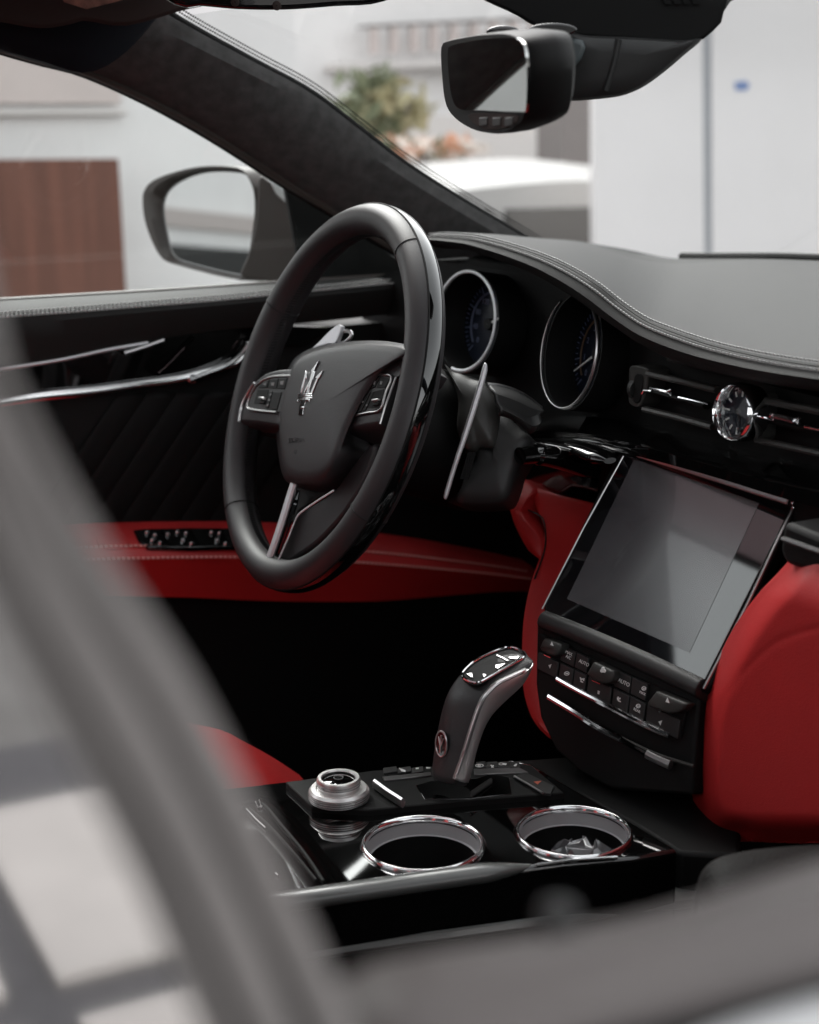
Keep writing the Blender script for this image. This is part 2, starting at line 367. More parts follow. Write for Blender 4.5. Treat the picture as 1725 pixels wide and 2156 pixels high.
for h, s, dz in ((-.008, 1.015, 0), (-.022, 1.01, 0), (-.034, .95, 0), (-.042, .8, .004), (-.046, .5, .006)):
    rings.append([c0+(p-c0)*s+MN*h+Z*dz for p in front])
mb = MB().loft(rings, True, (True, True)); rvm = mb.ob('rear_view_mirror', M['dark'], car)
gp = mp(sp2(mg, 60, True), .0035)
MB().prism(gp, -MN*.002).ob('mirror_glass', M['tint'], rvm, smooth=False)
bs = [(985, 243), (1012, 238), (1060, 240), (1092, 246), (1076, 266), (1040, 273), (1006, 266)]
MB().prism(mp(sp2(bs, 30, True), .003), -MN*.002).ob('mirror_button_strip', M['visor'], rvm, bevel=.0006)
for a in (1018, 1046, 1072): MB().prism(mp([(a-10, 247), (a+8, 246), (a+8, 265), (a-10, 266)], .0036), -MN*.002).ob('mirror_button', M['soft'], rvm, bevel=.001)
# bracket between mirror and housing
bk = [(1135, 84), (1226, 84), (1227, 119), (1204, 147), (1186, 178), (1168, 210), (1135, 214), (1118, 150)]
bp = at(1175, 140, d=1.235); bn = (CAM-bp).normalized()
plate('mirror_bracket', [at(px, py, pl=(bp, bn)) for px, py in sp2(bk, 40, True)], bn, .03, M['bluegrey'], car, bevel=.008, seg=4)
for cx, cy, rx in ((1060, 67, 36), (1165, 62, 52)):
    e = [(cx+rx*math.cos(a*PI/12), cy+14*math.sin(a*PI/12)) for a in range(24)]
    p0 = at(cx, cy, d=1.22); plate('mirror_cable_cover', [at(px, py, pl=(p0, bn)) for px, py in e], bn, .025, M['piano'], car, bevel=.004)
up_ = [(960, -60), (1600, -60), (1532, 8), (1524, 40), (1505, 62), (1482, 82), (1440, 92), (1330, 84), (1235, 78), (1150, 66), (1080, 28), (1010, -6)]
hp = at(1350, 60, x=-.01); hn = (CAM-hp).normalized()
uh = plate('camera_housing', [at(px, py, pl=(hp, hn)) for px, py in sp2(up_, 60, True)], hn, .07, M['dark'], car, bevel=.012, seg=4)
for k in range(4): MB().prism([at(px, py, pl=(hp+hn*.001, hn)) for px, py in ((1395+k*20, -6), (1408+k*20, -6), (1414+k*20, 8), (1401+k*20, 8))], hn*.002).ob('housing_slot', M['seal'], uh, smooth=False)
lo_ = [(1168, 70), (1240, 74), (1340, 78), (1440, 84), (1482, 80), (1440, 118), (1400, 152), (1360, 181), (1330, 196), (1300, 205), (1250, 211), (1200, 214), (1172, 208), (1160, 150)]
hp2 = hp+hn*.012
front = [at(px, py, pl=(hp2, hn)) for px, py in sp2(lo_, 64, True)]; c0 = sum(front, Vector())/64
MB().loft([[c0+(p-c0)*s+hn*h for p in front] for s, h in ((.35, .004), (.7, .003), (.90, 0), (.975, -.006), (1, -.016), (1, -.07))], True, (True, True)).ob('sensor_cover', M['soft'], car)
MB().tube([at(px, py, pl=(hp2+hn*.003, hn)) for px, py in ((1303, 82), (1296, 120), (1286, 155), (1275, 190))], .0028, 8).ob('sensor_cover_crease', M['soft'], car)

# --- driver's door ----------------------------------------------------------------------
dx = -.70
bt = [(-150, 648), (0, 636), (150, 627), (300, 618), (450, 608), (580, 599), (720, 590), (860, 582)]
bs_ = [(-150, 683), (0, 671), (150, 660), (300, 648), (450, 636), (560, 625), (700, 611), (860, 596)]
bl = [(-150, 800), (0, 772), (130, 752), (230, 730), (312, 716), (430, 696), (560, 684), (700, 672), (860, 655)]
r_t = ats(bt, x=-.76); r_s = ats(bs_, x=-.700); r_l = ats(bl, x=-.712)
rt, rs_, rl = spline(r_t, 40), spline(r_s, 40), spline(r_l, 40)
belt = patch('door_belt_pad', [[p-X*.01-Z*.02 for p in rt], rt, [a.lerp(b, .5)+Z*.003 for a, b in zip(rt, rs_)], [a.lerp(b, .85)+Z*.002 for a, b in zip(rt, rs_)], rs_, [a.lerp(b, .12)+X*.004 for a, b in zip(rs_, rl)], [a.lerp(b, .5)+X*.004 for a, b in zip(rs_, rl)], rl, [p-X*.02 for p in rl]], M['pad'], car, pre=False, solid=.003)
def stitches(name, path, n, m, parent, half=.0016, th=.0006, lift=Z*.0006):
    mb = MB(); pp = spline(path, n*2)
    for i in range(0, 2*n-1, 2):
        a, b = pp[i], pp[i+1]; t = (b-a)
        if t.length < 1e-7: continue
        c = (a+b)/2+lift; e1 = t.normalized(); e2 = e1.cross(Z).normalized(); e3 = e1.cross(e2)
        mb.obox(c, e1*t.length*.62, e2*th, e3*th)
    return mb.ob(name, m, parent, smooth=False, kind='stuff')
stitches('belt_stitching', [p+X*.0045+Z*.002 for p in r_s], 120, M['stitch'], belt, th=.0012)
stitches('belt_stitching', [p-X*.006+Z*.0055 for p in r_s], 120, M['stitch'], belt, th=.0012)
sill = spline(ats([(px, py-2) for px, py in bt], x=-.768), 30)
MB().tube(sill, .004, 8).ob('window_sill_strip', M['brownseal'], car)
MB().prism([sill[0], sill[-1], sill[-1]+Vector((.0, .2, -.01)), Vector((-.70, .3, 1.16)), Vector((-.655, -.05, 1.27)), Vector((-.64, -.45, 1.30))], -X*.004).ob('side_window', M['glass'], car, smooth=False)
# door shell under the belt
vein = [(-150, 800), (0, 776), (130, 752), (230, 730), (312, 716), (430, 696), (560, 684), (700, 690), (640, 730), (525, 728), (505, 762), (422, 790), (359, 804), (281, 814), (203, 825), (94, 834), (0, 850), (-150, 872)]
vp = (Vector((-.715, 0, .9)), X)
plate('door_veneer', [at(px, py, pl=vp) for px, py in vein], X, .01, M['piano'], car, bevel=.001)
ch = [(-150, 872), (0, 848), (94, 834), (203, 824), (281, 813), (359, 803), (422, 789), (470, 776), (500, 764), (516, 745), (527, 722)]
MB().tube(spline(ats(ch, x=-.708), 60), .0050, 10, flat=(1.25, .8), up=Z).ob('door_chrome_strip', M['doorchrome'], car)
MB().tube(spline(ats([(400, 800), (440, 784), (480, 768), (505, 748), (524, 724)], x=-.700), 30), .0035, 8).ob('door_pull_handle', M['doorchrome'], car)
MB().lathe(at(405, 798, x=-.704), Y, [(.0001, -.003), (.006, -.003), (.006, .003), (.0001, .003)], 16).ob('door_handle_ring', M['chrome'], car)
MB().tube(spline(ats([(-60, 790), (0, 778), (125, 758), (234, 735), (312, 722)], x=-.710), 40), .0024, 8).ob('door_chrome_line', M['paddle'], car)
MB().tube(spline(ats([(262, 744), (300, 732), (345, 716)], x=-.706), 20), .003, 8).ob('door_chrome_line', M['satin'], car)
MB().tube(spline(ats([(334, 786), (360, 762), (388, 733), (410, 712)], x=-.708), 20), .002, 8).ob('door_pull_edge', M['piano'], car)
MB().box((-.80, -1.0, .25), (-.722, .66, .93)).ob('door_panel', M['dark'], car)
# quilted card: slanted padded strips
for k in range(9):
    a = 60+k*62
    q = [(a+190, 826), (a+252, 826), (a+62, 1108), (a, 1108)]
    if a+252 > 700: break
    pts = [at(px, py, x=-.716) for px, py in q]; c0 = sum(pts, Vector())/4
    MB().loft([[c0+(p-c0)*s+X*h for p in pts] for s, h in ((1, -.0015), (.985, 0), (.9, .0008), (.5, .0016))], True, (True, True)).ob('quilted_strip', M['quilt'], car, smooth=True, angle=60)
# red armrest
ab = [(-60, 1128), (80, 1115), (170, 1108), (300, 1103), (480, 1102), (640, 1108), (760, 1122), (900, 1142), (1050, 1172), (1160, 1198)]
af = [(-60, 1186), (80, 1176), (200, 1166), (340, 1162), (490, 1160), (640, 1164), (780, 1174), (900, 1186), (1050, 1204), (1160, 1222)]
al = [(-60, 1262), (100, 1258), (240, 1254), (400, 1256), (600, 1264), (780, 1264), (900, 1256), (1050, 1244), (1160, 1244)]
ab3, af3, al3 = spline(ats(ab, x=-.712), 40), spline(ats(af, x=-.650), 40), spline(ats(al, x=-.662), 40)
arm = patch('door_armrest', [[p-Z*.0+X*-.004 for p in ab3], [a.lerp(b, .08)+Z*.004 for a, b in zip(ab3, af3)], [a.lerp(b, .45)+Z*.004 for a, b in zip(ab3, af3)], [a.lerp(b, .93)+Z*.003 for a, b in zip(ab3, af3)], af3, [a.lerp(b, .1)+X*.006 for a, b in zip(af3, al3)], [a.lerp(b, .5)+X*.004 for a, b in zip(af3, al3)], al3, [p-X*.05-Z*.01 for p in al3]], M['red'], car, pre=False, solid=.003, label='red leather armrest with double stitching')
stitches('armrest_stitching', [a.lerp(b, .955)+Z*.006 for a, b in zip(ab3[4:38], af3[4:38])], 110, M['redst'], arm, th=.0013)
stitches('armrest_stitching', [a.lerp(b, .10)+X*.0095 for a, b in zip(af3[4:38], al3[4:38])], 110, M['redst'], arm, th=.0013)
a0, a1, a2 = at(200, 1108, x=-.712)+Z*.004, at(480, 1102, x=-.712)+Z*.004, at(340, 1162, x=-.65)+Z*.003
an = (a1-a0).cross(a2-a0).normalized(); an = an if an.z > 0 else -an
apl = (a0+an*.005, an)
sw = plate('window_switch_panel', [at(px, py, pl=apl) for px, py in ((281, 1116), (300, 1113), (400, 1111), (540, 1112), (560, 1130), (556, 1149), (400, 1152), (312, 1151), (292, 1138))], an, .006, M['piano'], car, bevel=.001)
sp = [(990, 1715), (1045, 1732), (1025, 1766), (1080, 1785), (1130, 1728), (1195, 1712), (1255, 1720), (1235, 1766), (1290, 1790), (1425, 1715), (1480, 1720), (1465, 1766), (1520, 1790)]
for i, (a, b) in enumerate(sp):
    p = at(a*600/1725*.8984, (650+b*600/1725)*.8984, pl=(apl[0]+an*.002, an)); r = .0032 if i in (7, 11) else .0024
    MB().lathe(p, an, [(.0002, .0022), (r*.7, .0019), (r, .001), (r*1.1, -.002)], 14).ob('window_switch', M['chrome'], sw)
cupd = [at(px, py, pl=apl) for px, py in sp2([(205, 1122), (245, 1116), (268, 1128), (270, 1146), (240, 1152), (208, 1146)], 24, True)]
MB().prism([p-an*.0015 for p in cupd], -an*.004).ob('armrest_pocket', M['red'], arm, bevel=.001)

# --- door mirror outside --------------------------------------------------------------------
DN = Vector((.30, -.95, .06)).normalized(); DP = at(445, 470, x=-1.0)
def dp(pts, h=0, s=1):
    v = [at(px, py, pl=(DP, DN)) for px, py in pts]; c = sum(v, Vector())/len(v)
    return [c+(p-c)*s+DN*h for p in v]
k4 = lambda L: [((330+a/4.012)*.8984, (370+b/4.012)*.8984) for a, b in L]
mo = k4([(80, 380), (100, 300), (150, 235), (250, 180), (400, 130), (550, 95), (700, 78), (850, 80), (980, 95), (1040, 130), (1100, 220), (1140, 330), (1150, 500), (1130, 700), (1105, 900), (1080, 1080), (1040, 1150), (960, 1140), (800, 1110), (600, 1060), (420, 1010), (300, 970), (230, 900), (150, 740), (95, 560)])
mg = k4([(225, 420), (260, 320), (340, 240), (460, 175), (600, 130), (750, 115), (900, 120), (1010, 140), (1070, 200), (1110, 310), (1118, 480), (1100, 640), (1070, 820), (1030, 1000), (1005, 1090), (960, 1110), (800, 1080), (600, 1030), (420, 980), (340, 940), (290, 850), (250, 680), (228, 540)])
fo = sp2(mo, 70, True); fr_ = dp(fo, .012)
rg = [dp(sp2(mg, 70, True), -.006, .99), dp(sp2(mg, 70, True), .0, 1.01)]
rg = [rg[0], rg[1], [a.lerp(b, .5)+DN*.006 for a, b in zip(rg[1], fr_)], fr_]
for h, s, dxx in ((-.02, 1.02, .004), (-.05, .98, .012), (-.08, .84, .02), (-.10, .6, .03)): rg.append([p+X*dxx for p in dp(fo, h, s)])
mb = MB().loft(rg, True, (True, True)); dm = mb.ob('door_mirror', M['brownseal'], car)
dm['label'] = 'grey brown door mirror outside the driver window'
MB().prism(dp(sp2(mg, 70, True), .0025, .965), -DN*.003).ob('mirror_glass', M['mirror'], dm, smooth=False)
lip = dp(sp2(mg, 70, True), .001, .985)
MB().tube(lip, .0022, 8, closed=True).ob('mirror_rim', M['grey_trim'], dm)
# mirror foot: dark triangle at the window corner
foot = [(545, 372), (560, 378), (600, 400), (612, 432), (622, 500), (628, 540), (600, 590), (540, 588), (505, 580), (520, 540), (538, 470)]
fp_ = at(570, 480, x=-.86); fn = Vector((.75, -.62, .1)).normalized()
plate('mirror_arm', [at(px, py, pl=(fp_, fn)) for px, py in sp2(foot, 40, True)], fn, .08, M['brownseal'], car, bevel=.012, seg=4)
plate('mirror_arm_cap', [at(px, py, pl=(fp_+fn*.004, fn)) for px, py in ((566, 378), (588, 390), (604, 402), (606, 424), (600, 428), (580, 408))], fn, .01, M['satin'], car, bevel=.002)
MB().tube(spline(ats([(604, 402), (608, 430), (618, 490), (624, 520)], x=-.80), 20), .004, 8).ob('quarter_window_seal', M['brownseal'], car)
plate('mirror_triangle', ats([(600, 392), (720, 462), (860, 560), (820, 600), (640, 600), (624, 520), (610, 440)], x=-.775), X, .01, M['dark'], car, bevel=.002)
# --- steering wheel ------------------------------------------------------------------------
TI = R(20.24); WC = Vector((-.3206, .0907, .9148)); WN = Vector((0, -math.cos(TI), math.sin(TI))); WU = Vector((0, math.sin(TI), math.cos(TI))); WR = X.copy()
def wl(a, b, h=0): return WC+a*WR+b*WU+h*WN
def wp(pts, h=0): return [at(px, py, pl=(WC+WN*h, WN)) for px, py in pts]
RIM = .184
def rimpt(th, ph, k=1.0, grow=0.0):
    """th round the wheel (0 = top, clockwise), ph round the section (0 = outward, 90 = to the driver)"""
    g = 1.0; sh = 0.0
    for c in (R(62-15), R(-62-15)):
        d = abs((th-c+PI) % (2*PI)-PI)
        if d < R(38): q = .5+.5*math.cos(PI*d/R(38)); g += .07*q; sh -= .001*q
    a, b = .0160*g+grow, .0188*(1+(g-1)*.6)+grow
    e = Vector((math.sin(th), math.cos(th)))
    rr = RIM+sh+a*math.cos(ph)*k; hh = b*math.sin(ph)*k
    return wl(e.x*rr, e.y*rr, hh)
NT = 128
mb = MB(); mb.loft([[rimpt(2*PI*i/NT, 2*PI*j/28) for j in range(28)] for i in range(NT+1)])
wheel = mb.ob('steering_wheel', M['rim'], car, angle=80)
# gloss insert on the outer rear of the rim
mb = MB(); phs = [R(a) for a in (17, 12, 4, -4, -12, -18, -22)]
mb.loft([[rimpt(2*PI*i/NT, p, 1, -.004) for p in (phs[0],)]+[rimpt(2*PI*i/NT, p, 1, .0007) for p in phs]+[rimpt(2*PI*i/NT, phs[-1], 1, -.004)] for i in range(NT+1)], closed=False)
mb.ob('rim_gloss_insert', M['piano'], wheel, angle=50)
for ph in (19.5, -24): MB().tube([rimpt(2*PI*i/NT, R(ph), 1, .0002) for i in range(NT)], .0009, 6, closed=True).ob('rim_seam', M['seal'], wheel)
for th in (R(47-15), R(-50-15), R(118), R(-142)):
    MB().tube([rimpt(th, R(a), 1, .0001) for a in range(20, 336, 8)], .0007, 6).ob('rim_seam', M['bstitch'], wheel)
mb = MB()
for i in range(300):
    th = 2*PI*i/300
    p = [rimpt(th+s*.006, R(180+q), 1, .0007) for s, q in ((-1, -9), (1, 9))]
    mb.tube(p, .0006, 5)
mb.ob('rim_lacing', M['bstitch'], wheel, kind='stuff')
# airbag cover
face = [(614, 768), (600, 806), (589, 842), (584, 877), (584, 918), (589, 955), (595, 985), (606, 1004), (622, 1012), (648, 1013), (674, 1006), (694, 985), (708, 955), (722, 915), (742, 870), (768, 822), (796, 783), (826, 760), (854, 744), (855, 729), (826, 723), (790, 721), (750, 722), (705, 727), (668, 735), (636, 748)]
base = [(612, 766), (597, 806), (586, 842), (582, 877), (582, 918), (586, 955), (592, 990), (602, 1012), (622, 1024), (650, 1032), (690, 1036), (728, 1010), (764, 955), (745, 912), (754, 872), (780, 826), (805, 792), (836, 770), (862, 754), (864, 730), (828, 720), (790, 717), (749, 718), (703, 723), (664, 731), (632, 745)]
def seg_spline(L, k=4):
    m = len(L); o = []
    for i in range(m):
        p = [Vector((*L[(i+q) % m], 0)) for q in (-1, 0, 1, 2)]
        for j in range(k):
            t = j/k; v = .5*((2*p[1])+(p[2]-p[0])*t+(2*p[0]-5*p[1]+4*p[2]-p[3])*t*t+(3*p[1]-p[0]-3*p[2]+p[3])*t**3); o.append((v.x, v.y))
    return o
FH = .020
fA = wp(seg_spline(face), FH); cA = sum(fA, Vector())/len(fA); fB = wp(seg_spline(base), -.012)
rg = []
for sc_, h in ((.15, .0035), (.45, .003), (.7, .0022), (.86, .0012), (.95, .0)): rg.append([cA+(p-cA)*sc_+WN*h for p in fA])
rg.append([p-WN*.003 for p in fA])
rg.append([a.lerp(b, .5)-WN*.003 for a, b in zip(fA, fB)]); rg.append(fB); rg.append([p-WN*.03 for p in fB])
ab_ = MB().loft(rg, True, (True, True)).ob('airbag_cover', M['rim'], wheel, angle=70)
# three pronged emblem
def kk(L): return [((540+a/4.107)*.8984, (820+b/4.107)*.8984) for a, b in L]
AFP = FH+.0030
em = MB()
def glyph(L, h0=AFP-.001, th=.0022): em.prism(wp(kk(L), h0+th), -WN*th)
glyph([(846, 100), (800, 205), (816, 205), (745, 415), (728, 415), (784, 205), (770, 205)])
glyph([(757, 300), (700, 415), (716, 415), (762, 310)]); glyph([(757, 300), (742, 415), (756, 415), (763, 305)])
glyph([(722, 198), (710, 260), (664, 415), (684, 415), (722, 270), (734, 278), (732, 225)])
glyph([(886, 195), (812, 268), (830, 272), (768, 415), (788, 415), (845, 272), (858, 262)])
for y0 in (416, 435, 454): glyph([(650, y0), (786, y0), (782, y0+15), (646, y0+15)])
glyph([(636, 470), (770, 470), (760, 480), (728, 486), (706, 545), (702, 572), (694, 625), (652, 628), (660, 545), (676, 500), (660, 484), (640, 482)])
glyph([(664, 546), (706, 546), (704, 562), (660, 562)], th=.003)
glyph([(634, 480), (648, 478), (652, 500), (638, 502)]); glyph([(744, 478), (762, 478), (760, 500), (746, 500)])
em.ob('trident_emblem', M['chrome'], wheel, bevel=.0004, smooth=True, angle=30)
p = wp([(626, 927)], AFP-.0012)[0]; q = wp([(646, 928)], AFP-.0012)[0]; e1 = (wp([(668, 925)], AFP)[0]-wp([(590, 927)], AFP)[0])
lettering('SRS AIRBAG', .0072, p+WN*.0008, e1, WU, M['rim'], wheel, 'airbag_lettering', .0005)
lettering('U', .007, wp([(623, 952)], AFP-.0012)[0], e1, WU, M['soft'], wheel, 'airbag_lettering', .0008)
# spoke pads with their switch panels
def spoke(outline, panel, h, nm):
    o = wp(outline, h)
    c = sum(o, Vector())/len(o)
    sp = MB().loft([[c+(p-c)*.5+WN*.001 for p in o], [c+(p-c)*.93+WN*.001 for p in o], [p-WN*.001 for p in o], [p-WN*.012-WU*.003 for p in o], [p-WN*.04-WU*.006 for p in o]], True, (True, True)).ob('spoke_pad', M['rim'], wheel, angle=45, bevel=.0008)
    pn = MB().prism(wp(panel, h+.0032), -WN*.004).ob('switch_panel', M['soft'], wheel, bevel=.0006)
    return sp
LH, RH = .016, .012
lo = kk([(86, 686), (96, 600), (118, 520), (150, 450), (190, 380), (240, 310), (290, 265), (340, 230), (400, 207), (470, 190), (590, 180), (590, 480), (590, 760), (450, 728), (270, 700)])
lp = kk([(590, 258), (430, 262), (332, 292), (256, 352), (206, 430), (172, 520), (178, 556), (232, 574), (440, 594), (590, 610)])
spoke(lo, lp, LH, 'l')
ro = kk([(1720, 60), (1600, 105), (1500, 170), (1400, 260), (1320, 390), (1250, 510), (1190, 620), (1096, 772), (1270, 738), (1440, 712), (1476, 610), (1500, 520), (1600, 265), (1700, 200), (1760, 100)])
rp = kk([(1412, 246), (1480, 246), (1548, 264), (1520, 345), (1488, 430), (1440, 568), (1320, 602), (1196, 626), (1310, 408)])
spoke(ro, rp, RH, 'r')
wt = lambda L, h, r, m, nm, n=40: MB().tube(spline(wp(kk(L), h), n), r, 8).ob(nm, m, wheel)
wt([(86, 690), (96, 600), (118, 520), (150, 450), (190, 380), (232, 318)], LH+.002, .0017, M['satin'], 'spoke_trim')
wt([(592, 250), (430, 256), (328, 286), (250, 350), (200, 430), (166, 520), (170, 560), (230, 580), (446, 602)], LH+.003, .0016, M['satin'], 'switch_frame')
wt([(1442, 712), (1500, 520), (1596, 262)], RH+.002, .0011, M['satin'], 'spoke_trim')
wt([(1412, 240), (1480, 240), (1552, 260), (1492, 425), (1442, 574), (1320, 606), (1188, 632)], RH+.003, .0011, M['satin'], 'switch_frame')
def hb_(L): return HB0-.002+(LH if L[0][0] < 800 else RH)
def wbox(L, h, th, m, nm, bv=.0005): return MB().prism(wp(kk(L), h), -WN*th).ob(nm, m, wheel, bevel=bv)
HB0 = .0052
for L in ([(298, 320), (372, 285), (352, 366), (268, 366)], [(382, 284), (460, 276), (440, 370), (360, 368)], [(470, 275), (545, 272), (520, 374), (448, 371)],
          [(410, 402), (492, 404), (446, 576), (372, 570)], [(376, 398), (404, 400), (362, 566), (336, 560)],
          [(1418, 256), (1440, 258), (1390, 360), (1336, 376)], [(1450, 260), (1534, 270), (1490, 366), (1402, 366)],
          [(1312, 412), (1352, 404), (1258, 592), (1204, 610)], [(1362, 402), (1380, 402), (1300, 582), (1268, 590)]):
    wbox(L, hb_(L)+.0008, .003, M['dark'], 'wheel_button')
for L in ([(262, 384), (368, 384), (340, 520), (226, 516)], [(1384, 400), (1480, 378), (1440, 560), (1320, 560)]):
    wbox(L, hb_(L)+.0004, .002, M['seal'], 'switch_recess', 0)
for L in ([(268, 446), (320, 450), (316, 480), (262, 474)], [(1356, 468), (1418, 462), (1412, 488), (1352, 496)]):
    wbox(L, hb_(L)+.004, .008, M['satin'], 'thumb_wheel', .001)
for L in ([(278, 482), (330, 486), (322, 520), (272, 514)], [(1372, 500), (1430, 496), (1420, 530), (1366, 540)]):
    wbox(L, hb_(L)+.002, .008, M['dark'], 'thumb_wheel', .001)
for i, L in enumerate([[(310, 330), (345, 310), (340, 345)], [(395, 312), (425, 312), (415, 345), (390, 340)], [(480, 300), (515, 296), (505, 335), (478, 330)], [(382, 420), (396, 420), (390, 440), (376, 440)], [(366, 470), (384, 470), (378, 490), (360, 490)], [(352, 520), (368, 520), (362, 540), (346, 540)], [(1384, 300), (1396, 300), (1388, 335), (1376, 330)], [(1444, 300), (1464, 300), (1456, 330), (1438, 330)], [(1272, 490), (1284, 490), (1276, 508), (1264, 508)], [(1310, 525), (1320, 525), (1314, 540), (1304, 540)]]):
    wbox(L, hb_(L)+.0014, .0008, M['inkdim'], 'button_symbol', 0)
# lower spoke: two bright legs with a dark gap
k3 = lambda L: [((500+a/2.875)*.8984, (900+b/2.875)*.8984) for a, b in L]
def leg(L, wd, h, nm='lower_spoke', m=None, n=30):
    pts = spline(wp(k3(L), h), n)
    return MB().tube(pts, [wd]*n, 8, flat=(.55, 1), up=WN).ob(nm, m or M['chrome'], wheel)
leg([(544, 672), (520, 745), (488, 850), (440, 1000), (395, 1130), (352, 1235), (345, 1300)], .0058, .008, 'lower_spoke', M['paddle'])
leg([(812, 718), (720, 775), (610, 850), (566, 890), (540, 950), (500, 1050), (455, 1150), (415, 1240), (395, 1315)], .0012, .008, 'lower_spoke', M['paddle'])
leg([(560, 720), (545, 800), (520, 880), (470, 1020), (425, 1140), (385, 1230), (370, 1310)], .0058, .000, 'spoke_core', M['piano'])
leg([(390, 1210), (380, 1250), (372, 1290), (378, 1330)], .0048, .007, 'spoke_foot')
MB().prism(wp(sp2(k3([(806, 722), (900, 600), (1035, 430), (1092, 400), (1050, 560), (960, 740), (850, 900), (700, 1060), (560, 1160), (420, 1240), (455, 1110), (505, 1010), (545, 925), (600, 858)]), 60, True), -.006), -WN*.012).ob('spoke_web', M['rim'], wheel, bevel=.003)
# dark web between cover and lower spoke
MB().prism(wp(k3([(545, 665), (640, 690), (800, 715), (700, 780), (575, 860), (545, 950), (500, 900)]), -.012), -WN*.012).ob('spoke_web', M['dark'], wheel, bevel=.003)
MB().prism(wp(k3([(870, 300), (1090, 270), (1100, 400), (1040, 430), (960, 540), (860, 660), (790, 720), (760, 640)]), -.026), -WN*.02).ob('spoke_web', M['dark'], wheel, bevel=.004)
MB().prism(wp(kk([(110, 700), (250, 715), (452, 740), (456, 840), (240, 800), (120, 760)]), -.014), -WN*.03).ob('spoke_web', M['dark'], wheel, bevel=.004)
# hub drum behind the wheel
MB().lathe(wl(0, -.005, -.03), WN, [(.0005, 0), (.05, 0), (.062, -.02), (.068, -.08), (.07, -.16)], 40).ob('wheel_hub', M['dark'], wheel)

# --- steering column, paddles, stalks ----------------------------------------------------------
ptop = WC-WN*.055
pd = [(1021, 762), (1027, 770), (1025, 790), (1008, 850), (985, 920), (962, 985), (942, 1050), (934, 1052), (938, 1030), (960, 960), (985, 880), (1005, 815)]
ppl = (at(985, 910, x=-.185), Vector((.85, -.45, .1)).normalized())
plate('shift_paddle', [at(px, py, pl=ppl) for px, py in sp2(pd, 50, True)], ppl[1], .006, M['paddle'], car, bevel=.0015, label='long right shift paddle')
pd = [(620, 762), (660, 730), (690, 700), (708, 685), (717, 683), (718, 692), (706, 722), (690, 724), (650, 738), (628, 760)]
ppl2 = (wl(-.02, .09, -.05), Vector((.3, -.9, .3)).normalized())
plate('shift_paddle', [at(px, py, pl=ppl2) for px, py in sp2(pd, 40, True)], ppl2[1], .006, M['paddle'], car, bevel=.0015)
MB().tube(spline([at(px, py, pl=(ppl2[0]-ppl2[1]*.006, ppl2[1])) for px, py in ((704, 722), (716, 700), (736, 698), (740, 708), (724, 722), (708, 722))], 24), .0022, 8).ob('paddle_bracket', M['satin'], car)
# column shroud (upper and lower half)
k6 = lambda L: [((1000+a/3.316)*.8984, (550+b/3.316)*.8984) for a, b in L]
us = k6([(130, 990), (180, 1045), (260, 1070), (340, 1110), (420, 1130), (470, 1165), (510, 1230), (540, 1300), (550, 1380), (545, 1480), (528, 1600), (510, 1640), (395, 1638), (385, 1660), (300, 1660), (250, 1580), (228, 1480), (240, 1300), (215, 1180), (170, 1060)])
sn = Vector((.62, -.66, .42)).normalized(); spn = (at(1040, 880, x=-.205), sn)
o = [at(px, py, pl=spn) for px, py in sp2(us, 70, True)]; c0 = sum(o, Vector())/70
MB().loft([[c0+(p-c0)*s+sn*h for p in o] for s, h in ((.3, .008), (.6, .006), (.85, .002), (.97, -.002), (1, -.006), (1, -.03))]+[[p-sn*.05-X*.08 for p in o]], True, (True, True)).ob('column_shroud', M['shroud'], car, angle=60)
ls_ = k6([(395, 1650), (510, 1650), (545, 1500), (560, 1380), (620, 1400), (720, 1500), (800, 1560), (790, 1640), (740, 1750), (690, 1840), (640, 2000), (560, 2080), (240, 2080), (260, 1960), (310, 1830), (370, 1750)])
sp3 = (spn[0]-sn*.012, sn)
o = [at(px, py, pl=sp3) for px, py in sp2(ls_, 70, True)]; c0 = sum(o, Vector())/70
MB().loft([[c0+(p-c0)*s+sn*h for p in o] for s, h in ((.3, .006), (.7, .004), (.95, 0), (1, -.006), (1, -.04))]+[[p-sn*.06-X*.08 for p in o]], True, (True, True)).ob('column_shroud', M['soft'], car, angle=60)
for k in range(4):
    a = 330+k*16; MB().tube([at(px, py, pl=(spn[0]-sn*.006, sn)) for px, py in k6([(a, 1690), (a-60, 1900)])], .0012, 6).ob('shroud_slot', M['seal'], car)
# gaiter between column and cluster
g0 = spline(ats(k6([(470, 1165), (560, 1175), (680, 1210), (790, 1270), (890, 1350)]), x=-.20), 20)
g1 = spline(ats(k6([(540, 1300), (600, 1340), (680, 1380), (780, 1420), (880, 1400)]), x=-.185), 20)
g2 = spline(ats(k6([(560, 1400), (640, 1420), (720, 1470), (800, 1540), (850, 1500)]), x=-.18), 20)
patch('column_gaiter', [g0, [a.lerp(b, .5)+X*.006 for a, b in zip(g0, g1)], g1, [a.lerp(b, .5)+X*.006 for a, b in zip(g1, g2)], g2], M['soft'], car, pre=False, solid=.003)
MB().tube(g0, .0022, 8).ob('gaiter_edge', M['satin'], car)
# right stalk
k8 = lambda L: [((1150+a/2.24)*.8984, (1000+b/2.24)*.8984) for a, b in L]
st = spline(ats([(1095, 960), (1140, 957), (1200, 972), (1262, 995)], x=-.165), 30)
MB().tube(st, [.010]*6+[.0125]*18+[.0115, .011, .0105, .0095, .007, .003], 18, flat=(.85, 1.1)).ob('wiper_stalk', M['piano'], car)
MB().tube(spline(ats([(1120, 938), (1180, 938), (1240, 950), (1285, 970)], y=.285), 24), [.012]*22+[.009, .005], 16, flat=(.6, 1.4)).ob('dash_gloss_lip', M['piano'], car)
